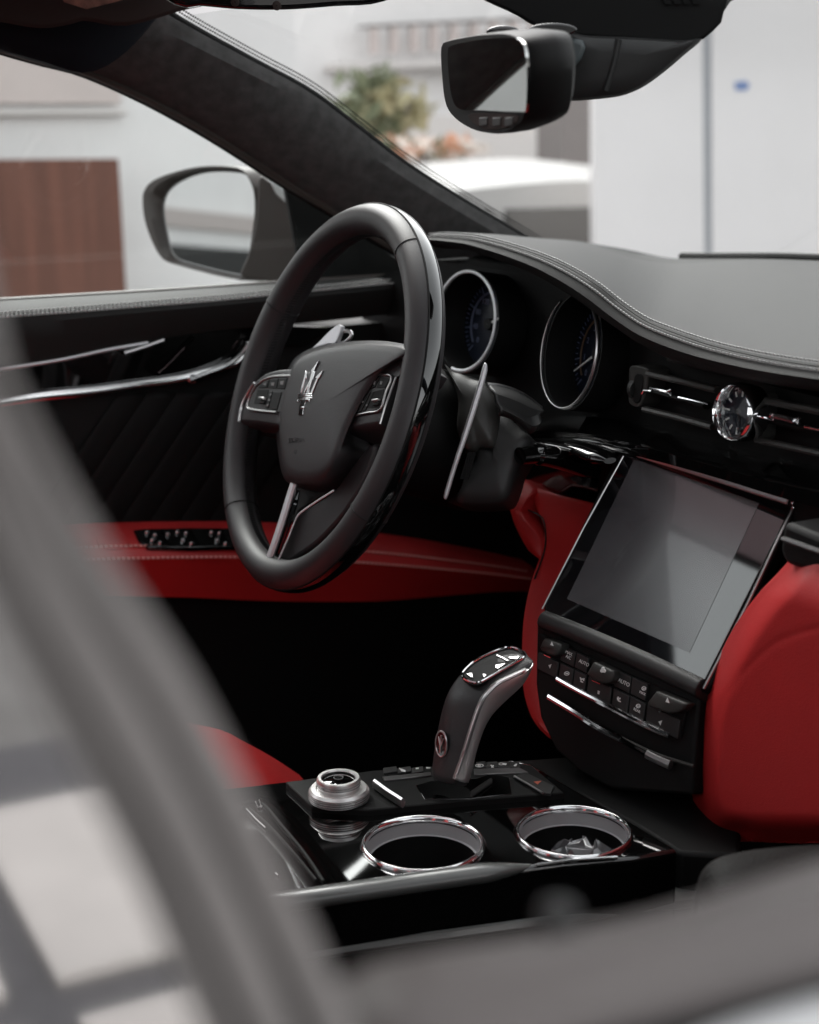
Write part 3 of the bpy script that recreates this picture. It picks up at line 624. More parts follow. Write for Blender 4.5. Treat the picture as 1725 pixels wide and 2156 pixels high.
# ignition switch area dark block
MB().prism(ats([(1090, 960), (1240, 985), (1275, 960), (1262, 1060), (1240, 1070), (1090, 1010)], y=.34), Y*.05).ob('dash_gloss_block', M['piano'], car, bevel=.006)
# --- dashboard pad -----------------------------------------------------------------------------
seam = [(905, 498), (925, 496), (947, 497), (980, 499), (1012, 503), (1072, 518), (1142, 541), (1202, 568), (1262, 605), (1310, 643), (1355, 674), (1388, 690), (1447, 712), (1502, 730), (1583, 750), (1664, 765), (1725, 774), (1800, 784), (1880, 792)]
roll = [(905, 516), (926, 516), (947, 518), (980, 524), (1012, 532), (1050, 546), (1088, 560), (1142, 584), (1183, 608), (1224, 633), (1278, 671), (1323, 702), (1366, 731), (1420, 758), (1474, 775), (1556, 794), (1637, 809), (1725, 821), (1800, 830), (1880, 838)]
crest = [(905, 494), (925, 492), (960, 492), (1010, 494), (1060, 496), (1112, 500), (1160, 503), (1212, 507), (1250, 513), (1287, 521), (1320, 528), (1352, 535), (1385, 541), (1420, 545), (1480, 546), (1560, 546), (1640, 547), (1725, 550), (1800, 552), (1880, 555)]
ND = 70
S1 = spline(ats(seam, y=.300), ND); S0 = spline(ats(roll, y=.310), ND)
yc = lambda px: .36+.42*min(1, max(0, (px-930)/420))
S3 = spline([at(px, py, y=yc(px)) for px, py in crest], ND)
def blend(a, b, f, dz=0): return [p.lerp(q, f)+Z*dz for p, q in zip(a, b)]
rows = [[p+Y*.06-Z*.004 for p in S0], [p+Y*.02-Z*.004 for p in S0], S0, [p.lerp(q, .28)-Y*.012 for p, q in zip(S0, S1)], [p.lerp(q, .62)-Y*.013 for p, q in zip(S0, S1)], [p.lerp(q, .92)-Y*.0035 for p, q in zip(S0, S1)],
        S1, blend(S1, S3, .06, .0015), blend(S1, S3, .3, .002), blend(S1, S3, .6, .002), blend(S1, S3, .85, .001), S3, [p+Y*.06-Z*.012 for p in S3], [p+Y*.2-Z*.06 for p in S3]]
rows = [r+[Vector((.40, r[-1].y, r[-1].z)), Vector((.76, r[-1].y, r[-1].z-.004))] for r in rows]
pad = patch('dashboard_pad', rows, M['pad'], car, pre=False, solid=.002, angle=60)
# a thin groove line and two rows of stitches along it
gl = ats(seam, y=.2985); gl = spline(gl+[Vector((.74, gl[-1].y, gl[-1].z))], 240)
MB().tube([p-Y*.0008+Z*.0010 for p in gl], .0006, 6).ob('pad_seam', M['seal'], pad)
sa = spline([p+Z*.0030-Y*.0006 for p in blend(S1, S3, .013)]+[Vector((.74, S1[-1].y, S1[-1].z))], 290); sb = spline([p-Y*.0062+Z*.0012 for p in [q.lerp(r_, .88) for q, r_ in zip(S0, S1)]]+[Vector((.74, S1[-1].y-.004, S1[-1].z))], 290)
for pth in (sa, sb): stitches('pad_stitching', pth, 280, M['stitch'], pad, th=.0008, lift=Vector((0, -.0004, .0004)))
# dark carrier under the pad: closes the dash
MB().prism([Vector((-.78, .34, .84)), Vector((-.20, .34, .84)), Vector((-.18, .34, .55)), Vector((.80, .34, .55)), Vector((.80, .34, .955)), Vector((.2, .34, .955)), Vector((-.08, .345, .96)), Vector((-.2, .355, .995)), Vector((-.34, .36, 1.02)), Vector((-.60, .36, 1.02)), Vector((-.78, .36, .98))], Y*.05).ob('dashboard_carrier', M['dark'], car)
# black border strip and lit strip at the foot of the windscreen
MB().tube(spline([p+Y*.01+Z*.003 for p in S3[40:]], 30), .0055, 8).ob('windscreen_base_seal', M['seal'], car)
# --- instruments ---------------------------------------------------------------------------------
GN = Vector((0, -.985, .17)).normalized(); GU = Vector((0, .17, .985)).normalized()
DZ = .034
def ringlet(c, r, wd, a0, a1, name, m, parent, n=70, dep=.008, rx=1.0):
    pts = [c+X*(r*rx*math.sin(R(a)))+GU*(r*math.cos(R(a))) for a in [a0+(a1-a0)*i/n for i in range(n+1)]]
    return MB().tube(pts, wd, 10, flat=(1, 2.0), up=None).ob(name, m, parent)
def gauge(c, r, a0, a1, scale_col, needle_a, label, rx=1.0, ringw=.0019):
    g = MB().lathe(c, GN, [(.0005, -DZ), (r*.93, -DZ), (r*.95, -DZ+.004), (r*1.0, .0), (r*1.03, .0), (r*1.03, -DZ-.002)], 64, ref=X).ob('gauge', M['dark'], car, angle=30)
    MB().lathe(c-GN*(DZ-.0008), GN, [(.0004, .0006), (r*.9, .0006), (r*.9, -.001)], 64).ob('gauge_dial', M['dial'], g)
    ringlet(c+GN*.004, r*1.0, ringw, a0, a1, 'gauge_ring', M['paddle'] if label == 'speed' else M['satin'], g, rx=rx)
    mb = MB(); mb2 = MB()
    for i in range(41):
        a = R(-135+i*270/40); L = .16 if i % 5 == 0 else .08
        e = X*math.sin(a)+GU*math.cos(a); t = X*math.cos(a)-GU*math.sin(a)
        mb.obox(c-GN*(DZ-.0018)+e*r*(.86-L/2), e*r*L/2, t*(.0007 if i % 5 == 0 else .0004), GN*.0003)
    mb.ob('gauge_scale', M['blueink'], g, smooth=False, kind='stuff')
    arc = [c-GN*(DZ-.0017)+(X*math.sin(R(a))+GU*math.cos(R(a)))*r*.66 for a in range(-130, 131, 6)]
    MB().tube(arc, .0011, 6).ob('gauge_arc', scale_col, g)
    e = X*math.sin(R(needle_a))+GU*math.cos(R(needle_a)); t = X*math.cos(R(needle_a))-GU*math.sin(R(needle_a))
    q = c-GN*(DZ-.005)
    MB().prism([q-e*r*.12-t*.0014, q-e*r*.12+t*.0014, q+e*r*.8+t*.0005, q+e*r*.8-t*.0005], GN*.001).ob('gauge_needle', M['ink'], g, smooth=False)
    MB().lathe(q, GN, [(.0003, .002), (.006, .002), (.007, -.002)], 20).ob('needle_cap', M['dark'], g)
    for i in range(8):
        a = R(-135+i*270/8+10*0); e = X*math.sin(a)+GU*math.cos(a)
        lettering(str(i*(40 if label == 'speed' else 1)), .009, c-GN*(DZ-.0018)+e*r*.52, X, GU, M['blueink'], g, 'dial_number')
    return g
LG = at(983, 677, y=.312); RG = at(1206, 740, y=.312)
def stretch(g, cx, f):
    for o in [g]+list(g.children):
        for v in o.data.vertices: v.co.x = cx+(v.co.x-cx)*f
stretch(gauge(LG, .0555, -100, 190, M['blueink'], 62, 'speed', ringw=.0011), LG.x, 1.22)
stretch(gauge(RG, .0575, 40, 325, M['amber'], -118, 'revs', ringw=.0012), RG.x, .84)
# cluster surround
cs = [Vector((-.62, .362, .80)), Vector((-.08, .362, .80)), Vector((-.08, .362, .955)), Vector((-.15, .362, .975)), Vector((-.24, .362, 1.01)), Vector((-.36, .362, 1.03)), Vector((-.5, .362, 1.03)), Vector((-.62, .362, 1.0))]
MB().prism(cs, Y*.02).ob('instrument_surround', M['dark'], car, bevel=.004)
# --- centre vents, clock, gloss band -----------------------------------------------------------------
k7 = lambda L: [((1400+a/3.317)*.8984, (750+b/3.317)*.8984) for a, b in L]
VY = .322
MB().prism(wide(ats([(1270, 700), (1360, 745), (1450, 775), (1600, 806), (1900, 842), (1900, 1010), (1700, 985), (1500, 938), (1330, 890), (1290, 872)], y=.352)), Y*.04).ob('vent_box', M['dark'], car, bevel=.004)
def vbar(L, r, m, nm, y=VY, flat=(1, 1.6)):
    return MB().tube(ats(k7(L), y=y), r, 8, flat=flat, up=Z).ob(nm, m, car, bevel=0)
vbar([(405, 416), (680, 478), (945, 546)], .0034, M['shroud'], 'vent_slat')
vbar([(372, 692), (640, 756), (905, 830)], .0030, M['shroud'], 'vent_slat')
vbar([(1275, 618), (1500, 664), (1760, 712)], .0034, M['shroud'], 'vent_slat')
vbar([(1250, 930), (1500, 985), (1760, 1040)], .0030, M['shroud'], 'vent_slat')
vbar([(560, 306), (800, 362), (1060, 420)], .002, M['shroud'], 'vent_edge', .335)
for L in ([(352, 572), (366, 548), (432, 552)], [(415, 530), (480, 540), (545, 556)], [(545, 556), (580, 542)], [(545, 556), (584, 582)], [(636, 600), (750, 626), (868, 656)], [(1200, 738), (1290, 755), (1382, 776)], [(1360, 740), (1460, 760), (1545, 785)], [(1545, 785), (1576, 760)], [(1545, 785), (1570, 806)], [(1620, 826), (1760, 856)]):
    w_ = .0026 if L[0][0] == 1360 else .0013
    vbar(L, w_, M['chrome'], 'vent_chrome_bar', VY-.006, (1, 1.2))
vbar([(430, 545), (860, 668)], .0035, M['dark'], 'vent_slat', VY+.006)
vbar([(1230, 752), (1760, 866)], .0035, M['dark'], 'vent_slat', VY+.006)
for i in range(8):
    a = 640+i*74; b = 395+i*17
    if 860 < a < 1200: continue
    MB().prism(ats(k7([(a, b), (a+10, b+2), (a+10, b+75), (a, b+72)]), y=.345), Y*.03).ob('vent_vane', M['shroud'], car, smooth=False)
for i in range(5):
    a = 1560+i*86; b = 570+i*20
    MB().prism(ats(k7([(a, b), (a+9, b+2), (a+9, b+85), (a, b+82)]), y=.345), Y*.03).ob('vent_vane', M['shroud'], car, smooth=False)
vd = k7([(262, 355), (400, 385), (392, 470), (376, 560), (330, 672), (258, 660), (240, 600), (245, 470)])
vdp = MB().prism(ats(sp2(vd, 40, True), y=VY), Y*.03).ob('vent_dial_plate', M['shroud'], car, bevel=.003)
MB().prism(ats(sp2(k7([(295, 425), (352, 435), (345, 560), (325, 640), (280, 632), (278, 520)]), 30, True), y=VY-.001), Y*.01).ob('vent_dial_slot', M['seal'], vdp, bevel=.001)
c_ = at(*k7([(315, 535)])[0], y=VY+.006); MB().lathe(c_, X, [(.0003, -.003), (.0105, -.003), (.0105, .003), (.0003, .003)], 30).ob('vent_dial', M['soft'], vdp, angle=30)
MB().prism(ats(sp2(k7([(1225, 560), (1300, 600), (1290, 740), (1270, 930), (1215, 910), (1210, 740)]), 30, True), y=VY+.006), Y*.02).ob('vent_side_plate', M['shroud'], car, bevel=.002)
# clock
CC = at(1540, 866, y=.30); CN = Vector((.02, -.985, .16)).normalized(); CUp = (Z-CN*CN.z).normalized(); CX = CUp.cross(CN)
ck = MB().lathe(CC, CN, [(.0195, -.012), (.0202, -.002), (.0222, .0015), (.0243, -.001), (.0254, -.006), (.0250, -.014), (.0240, -.022)], 56).ob('clock', M['chrome'], car, angle=50)
MB().lathe(CC-CN*.010, CN, [(.0003, 0), (.0202, 0), (.0202, -.015)], 48).ob('clock_dial', M['dial'], ck)
hm = MB()
for i in range(12):
    a = R(30*i); e = CX*math.sin(a)+CUp*math.cos(a); t = CX*math.cos(a)-CUp*math.sin(a)
    hm.obox(CC-CN*.0096+e*.0162, e*(.0023 if i % 3 else .003), t*.0008, CN*.0003)
hm.ob('hour_marks', M['ink'], ck, smooth=False)
for a, L, wd in ((R(155), .011, .0010), (R(172), .016, .0007)):
    e = CX*math.sin(a)+CUp*math.cos(a); t = CX*math.cos(a)-CUp*math.sin(a); q = CC-CN*.0082
    MB().prism([q-e*.003-t*wd, q-e*.003+t*wd, q+e*L+t*wd*.4, q+e*L-t*wd*.4], CN*.0004).ob('clock_hand', M['chrome'], ck, smooth=False)
MB().lathe(CC-CN*.0076, CN, [(.0002, .001), (.0018, .001), (.002, -.001)], 16).ob('hand_cap', M['chrome'], ck)
MB().lathe(CC-CN*.002, CN, [(.0002, .0012), (.011, .0009), (.0195, 0)], 40).ob('clock_glass', M['glass'], ck)
# gloss band below vents and shelf behind the display
gb = [(1170, 880), (1230, 875), (1290, 880), (1345, 898), (1500, 942), (1700, 990), (1900, 1022), (1900, 1130), (1725, 1100), (1640, 1055), (1560, 1030), (1420, 985), (1290, 950), (1180, 935), (1110, 930), (1125, 900)]
gr = spline(ats([(1130, 895), (1180, 880), (1290, 886), (1345, 902), (1500, 945), (1700, 993), (1900, 1026)], y=.325), 30)
gr2 = spline(ats([(1110, 930), (1180, 934), (1290, 948), (1345, 958), (1500, 1000), (1700, 1060), (1900, 1100)], y=.300), 30)
gr, gr2 = (g_+[Vector((.76, g_[-1].y, g_[-1].z))] for g_ in (gr, gr2))
patch('dash_gloss_band', [[p+Y*.02+Z*.0 for p in gr], gr, [a.lerp(b, .5)-Y*.012 for a, b in zip(gr, gr2)], gr2, [p+Y*.03-Z*.012 for p in gr2]], M['piano'], car, pre=False, solid=.003)
sh = [(1240, 950), (1290, 955), (1500, 1018), (1560, 1026), (1700, 1060), (1900, 1105), (1900, 1200), (1725, 1170), (1600, 1120), (1440, 1060), (1280, 1000)]
s0 = spline(ats([(1250, 945), (1400, 980), (1560, 1024), (1700, 1072), (1900, 1120)], y=.385), 20); s1 = spline(ats([(1250, 968), (1400, 1012), (1560, 1062), (1700, 1128), (1760, 1160), (1900, 1215)], y=.352), 20)
s0, s1 = (g_+[Vector((.76, g_[-1].y, g_[-1].z))] for g_ in (s0, s1))
patch('dash_shelf', [s0, [a.lerp(b, .5) for a, b in zip(s0, s1)], s1, [p-Z*.02+Y*.01 for p in s1]], M['shelf'], car, pre=False, solid=.003)  # gloss shelf, its sky reflection carried by the grey colour
rt_ = [(1650, 1098), (1725, 1128), (1900, 1180), (1900, 1262), (1725, 1212), (1655, 1190), (1640, 1160)]
MB().prism(wide(ats(rt_, y=.255)), Y*.05).ob('dash_side_trim', M['dark'], car, bevel=.005)
MB().tube(spline(ats([(1650, 1134), (1690, 1148), (1725, 1160), (1900, 1212)], y=.250), 20), .0022, 8, flat=(1, 1.4)).ob('dash_chrome_strip', M['grey_trim'], car)
# --- centre display -----------------------------------------------------------------------------------
e1 = Vector((.191, .0375, -.021)).normalized(); e2 = Vector((0, .096, .151)); e2 = (e2-e1*e2.dot(e1)).normalized(); SN = e1.cross(e2)
SP = Vector((-.006, .280, .793))
def dpt(pts, h=0): return [at(px, py, pl=(SP+SN*h, SN)) for px, py in pts]
def rquad(tl, tr, br, bl, r=.08, n=6):
    P = [Vector((*p, 0)) for p in (tl, tr, br, bl)]; out = []
    for i in range(4):
        a, b, c = P[i-1], P[i], P[(i+1) % 4]; u = (a-b).normalized()*r; v = (c-b).normalized()*r
        for k in range(n+1):
            t = k/n; out.append(((1-t)**2*(b+u)+2*t*(1-t)*b+t*t*(b+v)))
    return [(p.x, p.y) for p in out]
bez = rquad((1306, 943), (1688, 1050), (1487, 1462), (1137, 1290), 26)
disp = MB().prism(dpt(bez), -SN*.014).ob('display', M['dark'], car, bevel=.002, seg=3)
gls = rquad((1316, 951), (1668, 1064), (1478, 1444), (1144, 1284), 16)
MB().prism(dpt(gls, .0012), -SN*.002).ob('display_glass', M['bezel'], disp, bevel=.0006)
act = [(1330, 979), (1599, 1059), (1452, 1374), (1194, 1261)]
act = [(1336, 966), (1599, 1059), (1452, 1374), (1194, 1261)]
MB().prism(dpt(act, .0016), -SN*.0002).ob('display_area', M['lcd'], disp, smooth=False)
MB().tube(dpt([(1330, 954), (1500, 1007), (1660, 1058)], .0026), .0019, 8).ob('display_top_edge', M['paddle'], disp)
MB().tube(dpt([(1671, 1066), (1664, 1084), (1570, 1280), (1482, 1450)], .0020), .0015, 8).ob('display_side_edge', M['satin'], disp)
MB().tube(dpt([(1313, 960), (1230, 1110), (1142, 1282)], .0012), .0009, 8).ob('display_side_edge', M['satin'], disp)
hpts = spline(dpt([(1296, 950), (1316, 936), (1420, 962), (1560, 1006), (1672, 1040), (1692, 1052), (1686, 1074)], -.016), 40)
MB().tube(hpts, .007, 10, flat=(1.4, .8), up=SN).ob('display_hood', M['piano'], car)
for k, (a, b) in enumerate(((1664, 1052), (1669, 1060), (1671, 1069))):
    MB().lathe(dpt([(a, b)], .004)[0], SN, [(.0002, .002), (.0014, .001), (.002, -.003)], 10).ob('display_corner_stud', M['chrome'], disp)
lb = k8([(245, 985), (262, 965), (400, 1020), (600, 1100), (800, 1190), (1000, 1290), (1095, 1335), (1118, 1362), (1108, 1390), (1060, 1402), (900, 1330), (700, 1240), (500, 1150), (350, 1080), (262, 1040), (244, 1015)])
lbp = sp2(lb, 90, True); F_ = dpt(lbp, .002); 
def barloft(F, prof):
    n = len(F); c = sum(F, Vector())/n; rr = []
    for s, h in prof: rr.append([c+(p-c)*s+SN*h for p in F])
    return rr
mid_ = spline(dpt(k8([(262, 1003), (500, 1098), (800, 1228), (1095, 1368)]), .004), 50)
rr = []
for k in range(9):
    a = PI*k/8
    rr.append([p+e2*(.0088*math.cos(a))+SN*(.0075*math.sin(a)-.004) for p in mid_])
rr.append([p-e2*.0088-SN*.02 for p in mid_]); rr.insert(0, [p+e2*.0088-SN*.02 for p in mid_])
MB().loft([[r[i] for r in rr] for i in range(len(mid_))], True, (True, True)).ob('display_lower_bar', M['soft'], car, angle=60, bevel=.001)
# --- climate panel ----------------------------------------------------------------------------------------
CE2 = Vector((0, .035, .15)); CE2 = (CE2-e1*CE2.dot(e1)).normalized(); CNn = e1.cross(CE2)
CPt = dpt([(1137, 1300)], -.002)[0]
k5 = lambda L: [((1250+a/3.833)*.8984, (1420+b/3.833)*.8984) for a, b in L]
def cp(L, h=0): return [at(px, py, pl=(CPt+CNn*h, CNn)) for px, py in k5(L)]
cl = MB().prism(cp([(30, 120), (300, 210), (700, 380), (1100, 560), (1450, 740), (1500, 800), (1440, 1420), (1430, 1700), (700, 1650), (420, 1500), (200, 1300), (60, 1000), (20, 700)], -.004), -CNn*.05).ob('climate_panel', M['dark'], car, bevel=.003)
MB().prism(cp([(50, 250), (700, 540), (1395, 850), (1330, 1150), (1240, 1170), (700, 905), (235, 662), (60, 592)], -.001), -CNn*.006).ob('button_field', M['dark'], cl, bevel=.001)
Tt = lambda x: 272+(x-70)*.44
Mm = lambda x: 500+(x-250)*.475
Bb = lambda x: 662+(x-235)*.5
def sk(x, y0, y): return x-.12*(y-y0)
def btn(x0, x1, row):
    ya, yb = (Tt, Mm) if row == 0 else (Mm, Bb); g = 5; s = 0 if row == 0 else -18
    L = [(x0+g+s, ya(x0)+g+2), (x1-g+s, ya(x1)+g+2), (x1-g+s-18, yb(x1-18)-g), (x0+g+s-18, yb(x0-18)-g)]
    MB().prism(cp(L, .0022), -CNn*.005).ob('climate_button', M['soft'], cl, bevel=.0007)
for row in (0, 1):
    for x0, x1 in ((255, 385), (385, 500), (735, 885), (885, 1030)): btn(x0, x1, row)
btn(60, 250, 1); btn(510, 725, 1); btn(1040, 1340, 1)
def toggle(L):
    o = cp(L, .010); c = sum(o, Vector())/len(o)
    MB().loft([[c+(p-c)*.8+CNn*.0015 for p in o], o, [p-CNn*.003 for p in o], [p-CNn*.012 for p in o]], True, (True, True)).ob('climate_toggle', M['shroud'], cl, bevel=.001, angle=50)
toggle([(105, 290), (250, 345), (248, 400), (225, 440), (190, 452), (130, 432), (75, 400), (60, 376), (85, 320)])
toggle([(545, 500), (725, 585), (722, 640), (705, 680), (670, 700), (600, 690), (520, 650), (482, 610), (520, 545)])
toggle([(1110, 765), (1390, 880), (1350, 930), (1310, 955), (1230, 968), (1120, 930), (1040, 905), (1028, 870), (1070, 815)])
for L in ([(100, 436), (158, 466)], [(530, 668), (606, 700)], [(1130, 945), (1148, 952)]):
    MB().tube(cp(L, .007), .0008, 6).ob('toggle_mark', M['chrome'], cl)
def ct(s, x, y, size, m=None, h=.0026): lettering(s, size, cp([(x, y)], h)[0], e1, CE2, m or M['ink'], cl, 'button_lettering', .0002)
ct('MAX', 320, 425, .0042); ct('A/C', 316, 462, .0042); ct('AUTO', 456, 514, .0046); ct('AUTO', 815, 690, .0050); ct('MAX', 982, 785, .0034); ct('REAR', 932, 940, .0034)
def ic(L, h=.0026): MB().prism(cp(L, h), -CNn*.0003).ob('button_icon', M['ink'], cl, smooth=False)
def tri(x, y, s, up=1, h=.0026): ic([(x, y-s*up), (x+s*.55, y+s*.6*up), (x-s*.55, y+s*.2*up)], h)
tri(167, 345, 27, 1, .0122); tri(150, 538, 25, -1); tri(1206, 855, 33, 1, .0122); tri(1142, 1046, 29, -1)
def ring(x, y, rx, ry, h=.0026, w=.0004):
    MB().tube([cp([(x+rx*math.cos(k*PI/8), y+ry*math.sin(k*PI/8))], h)[0] for k in range(16)], w, 5, closed=True).ob('button_icon', M['ink'], cl)
ring(302, 608, 22, 16); ic([(286, 600), (312, 604), (320, 616), (292, 614)]); ic([(276, 606), (290, 598), (288, 608)])
for dx_, dy_ in ((0, -14), (-11, 6), (12, 8)): ring(628+dx_, 578+dy_, 8, 9, .0122, .0009)
ic([(618, 568), (640, 575), (638, 590), (616, 584)], .0122)
for x, y, fl in ((436, 668, 1), (775, 842, -1)):
    ic([(x-18, y-28), (x-8, y-26), (x-2, y+6), (x-12, y+2)]); ic([(x-12, y+4), (x+12, y+14), (x+10, y+24), (x-14, y+14)])
    ic([(x+16*fl, y-20), (x+24*fl, y-16), (x+20*fl, y+8), (x+12*fl, y+4)])
    ring(x+4, y-10, 4, 5)
ic([(580, 760), (598, 768), (592, 796), (576, 790)])
for x, y in ((995, 742), (944, 900)):
    ring(x, y, 18, 16, w=.00045)
    for k in (-8, 0, 8): ic([(x+k-2, y-6), (x+k+2, y-5), (x+k+2, y+9), (x+k-2, y+8)])
def cbar(L, r, m, nm, n=24, fl=(1, 1.3)): return MB().tube(spline(cp(L, .004), n), r, 8, flat=fl, up=CNn).ob(nm, m, cl)
cbar([(215, 655), (400, 760), (700, 915), (1000, 1070), (1225, 1168)], .0021, M['chrome'], 'climate_chrome_strip')
cbar([(140, 815), (350, 940), (560, 1075), (790, 1200)], .0026, M['chrome'], 'drawer_chrome_strip')
cbar([(1025, 1332), (1120, 1380), (1235, 1430)], .0034, M['satin'], 'drawer_chrome_strip')
cbar([(790, 1200), (900, 1262), (1025, 1332)], .0022, M['piano'], 'drawer_strip')
cbar([(800, 1190), (1100, 1330), (1440, 1440)], .0012, M['shroud'], 'drawer_edge')
# --- red lower dash flanks ---------------------------------------------------------------------------------
RN = Vector((.05, -.88, .46)).normalized(); RP = at(1180, 1060, y=.318)
def rp_(L, h=0): return [at(px, py, pl=(RP+RN*h, RN)) for px, py in L]
Lw = [(1108, 1010), (1141, 1091-20), (1150, 1110), (1149, 1135), (1145, 1163), (1125, 1219), (1113, 1267), (1105, 1331), (1104, 1420), (1113, 1480), (1133, 1524), (1160, 1552)]
Lm = [(1170, 1040), (1190, 1075), (1190, 1120), (1180, 1165), (1168, 1200), (1150, 1240), (1132, 1290), (1122, 1340), (1117, 1420), (1122, 1480), (1140, 1524), (1166, 1550)]
Lr = [(1250, 1060), (1240, 1090), (1226, 1130), (1210, 1170), (1190, 1210), (1170, 1260), (1150, 1300), (1142, 1350), (1134, 1420), (1138, 1480), (1154, 1528), (1180, 1556)]
Lw[1] = (1128, 1052); Lw[0] = (1136, 1030)
fl = patch('red_dash_flank', [[p-RN*.05 for p in spline(rp_(Lw), 60)], [p-RN*.006 for p in spline(rp_(Lw), 60)], spline(rp_(Lw, .000), 60), spline(rp_(Lm, .004), 60), spline(rp_(Lr, .004), 60), [p-RN*.02 for p in spline(rp_(Lr), 60)]], M['red'], car, pre=False, label='narrow red leather flank left of the display')
lob = [(1101, 1006), (1132, 1028), (1120, 1050), (1111, 1072), (1118, 1090), (1136, 1118), (1143, 1140), (1138, 1176), (1120, 1168), (1109, 1156), (1085, 1107), (1071, 1055), (1076, 1038)]
o = rp_(sp2(lob, 60, True), .002); c0 = sum(o, Vector())/60
MB().loft([[c0+(p-c0)*s+RN*h for p in o] for s, h in ((.3, .010), (.6, .008), (.85, .004), (.96, 0), (1, -.006), (1, -.05))], True, (True, True)).ob('red_dash_flank', M['red'], car, angle=70, label='rounded red leather end piece under the stalk')
fs = spline(rp_([(1113, 1074), (1141, 1090), (1149, 1122), (1146, 1162), (1126, 1219)], .0035), 30)
MB().tube(fs, .0009, 6).ob('flank_seam', M['bstitch'], fl)
# right side: the big padded panel in front of the passenger
Aq = [(1712, 1132), (1676, 1172), (1640, 1212), (1603, 1251), (1555, 1316), (1515, 1392), (1487, 1460), (1474, 1520), (1468, 1580), (1463, 1640), (1464, 1685), (1480, 1724), (1510, 1752), (1560, 1768)]
Bq = [(1900, 1318), (1800, 1318), (1725, 1324), (1675, 1336), (1627, 1360), (1575, 1408), (1538, 1460), (1518, 1508), (1507, 1580), (1500, 1640), (1499, 1670), (1506, 1702), (1526, 1728), (1560, 1742), (1640, 1748), (1725, 1750), (1900, 1753)]
A_out = sp2(Aq, 130); top_l = [(1712+k*6.0, 1132+k*1.69) for k in range(62)]; bot_l = [(1560+k*8.0, 1768+k*.16) for k in range(52)]
outl = A_out+top_l+bot_l
def knee_y(px, py):
    f = lambda L, w: math.sin(min(1, min(math.hypot(px-a, py-b) for a, b in L)/w)*PI/2)
    q = f(A_out, 58)*f(top_l, 150)*f(bot_l, 60)
    ds = min(math.hypot(px-a, py-b) for a, b in B_out)
    return .272-.030*q + .0008*math.exp(-(ds/7)**2)
B_out = sp2(Bq, 160)
cols = []
for k, (px, py) in enumerate(A_out):
    v = k/129; q = (1960, 1215+v*563); col = []
    for j in range(60):
        u = (j/59)**1.7; x_, y_ = px+(q[0]-px)*u, py+(q[1]-py)*u
        if j == 0: col += [at(px, py, y=.33), at(px, py, y=.29)]
        col.append(at(x_, y_, y=knee_y(x_, y_)))
    cols.append(col)
cols = [c_+[Vector((.55, c_[-1].y, c_[-1].z)), Vector((.75, c_[-1].y+.01, c_[-1].z))] for c_ in cols]
cols = [[p+Y*.05+Z*.005 for p in cols[0]]]+cols+[[p+Y*.05-Z*.005 for p in cols[-1]]]
kp = patch('red_knee_panel', cols, M['red'], car, pre=False, angle=80, label='large padded red leather panel right of the display')
MB().tube([at(px, py, y=knee_y(px, py)-.0004) for px, py in B_out], .0012, 6).ob('knee_panel_seam', M['bstitch'], kp)
# driver knee side, pedals, footwell
MB().prism([Vector((-.76, .56, .35)), Vector((-.10, .56, .35)), Vector((-.10, .56, .90)), Vector((-.76, .56, .90))], Y*.03).ob('knee_bolster', M['dark'], car, bevel=.01)
for px, wd in ((640, .03), (760, .045)):
    p = at(px, 1500, y=.52); MB().obox(p, X*wd, Vector((0, .02, .05)), Vector((0, .006, -.003))).ob('pedal', M['soft'], car, bevel=.006)
MB().tube(spline([at(px, py, y=.45) for px, py in ((470, 1420), (600, 1410), (690, 1370), (770, 1300), (840, 1250))], 30), .008, 10).ob('footwell_cable', M['soft'], car)
# --- centre console -----------------------------------------------------------------------------------------
CZ = .600
def cz(L, z=CZ): return [at(px, py, z=z) for px, py in L]
k1 = lambda L: [((550+a/1.725)*.8984, (1750+b/1.725)*.8984) for a, b in L]
con = [(380, 1668), (500, 1656), (605, 1644), (786, 1620), (1078, 1599), (1122, 1608), (1220, 1665), (1340, 1735), (1430, 1790), (1330, 1806), (1150, 1822), (900, 1854), (640, 1893), (420, 1930), (330, 1800)]
top_ = cz(con)
console = MB().prism(top_, -Z*.30).ob('centre_console', M['piano'], car, bevel=.004, seg=3)
MB().prism([p-Z*.001 for p in cz([(1080, 1598), (1260, 1585), (1560, 1700), (1560, 1800), (1430, 1792), (1340, 1735)], .592)], -Z*.25).ob('console_storage', M['dark'], car, bevel=.004)
gpnl = [(601, 1646), (786, 1622), (1076, 1602), (1120, 1612), (1188, 1669), (1000, 1683), (775, 1705), (656, 1698)]
gp_ = MB().prism(cz(gpnl, .606), -Z*.010).ob('gear_panel', M['dark'], car, bevel=.0012, label='matt black gear lever surround')
# strip of small buttons at the back of the panel
kb = k4b = lambda L: [((980+a/5.133)*.8984, (1480+b/5.133)*.8984) for a, b in L]
def gb_(L, z=.608, th=.004, m=None, nm='console_button', bv=.0005): return MB().prism(cz(kb(L), z), -Z*th).ob(nm, m or M['soft'], gp_, bevel=bv)
for x0, x1 in ((700, 810), (820, 950), (960, 1090), (1100, 1215)):
    gb_([(x0, 1570), (x1, 1558), (x1+20, 1630), (x0+6, 1638)])
for x0, x1 in ((-420, -260), (-250, -90), (-80, 60)):
    gb_([(x0, 1640), (x1, 1618), (x1+10, 1680), (x0+8, 1704)])
gb_([(670, 1650), (1210, 1632), (1330, 1690), (680, 1722)], .6075, .002, M['grey_trim'], 'console_bar')
gb_([(-430, 1745), (150, 1688), (160, 1730), (-400, 1790)], .6075, .002, M['grey_trim'], 'console_bar')
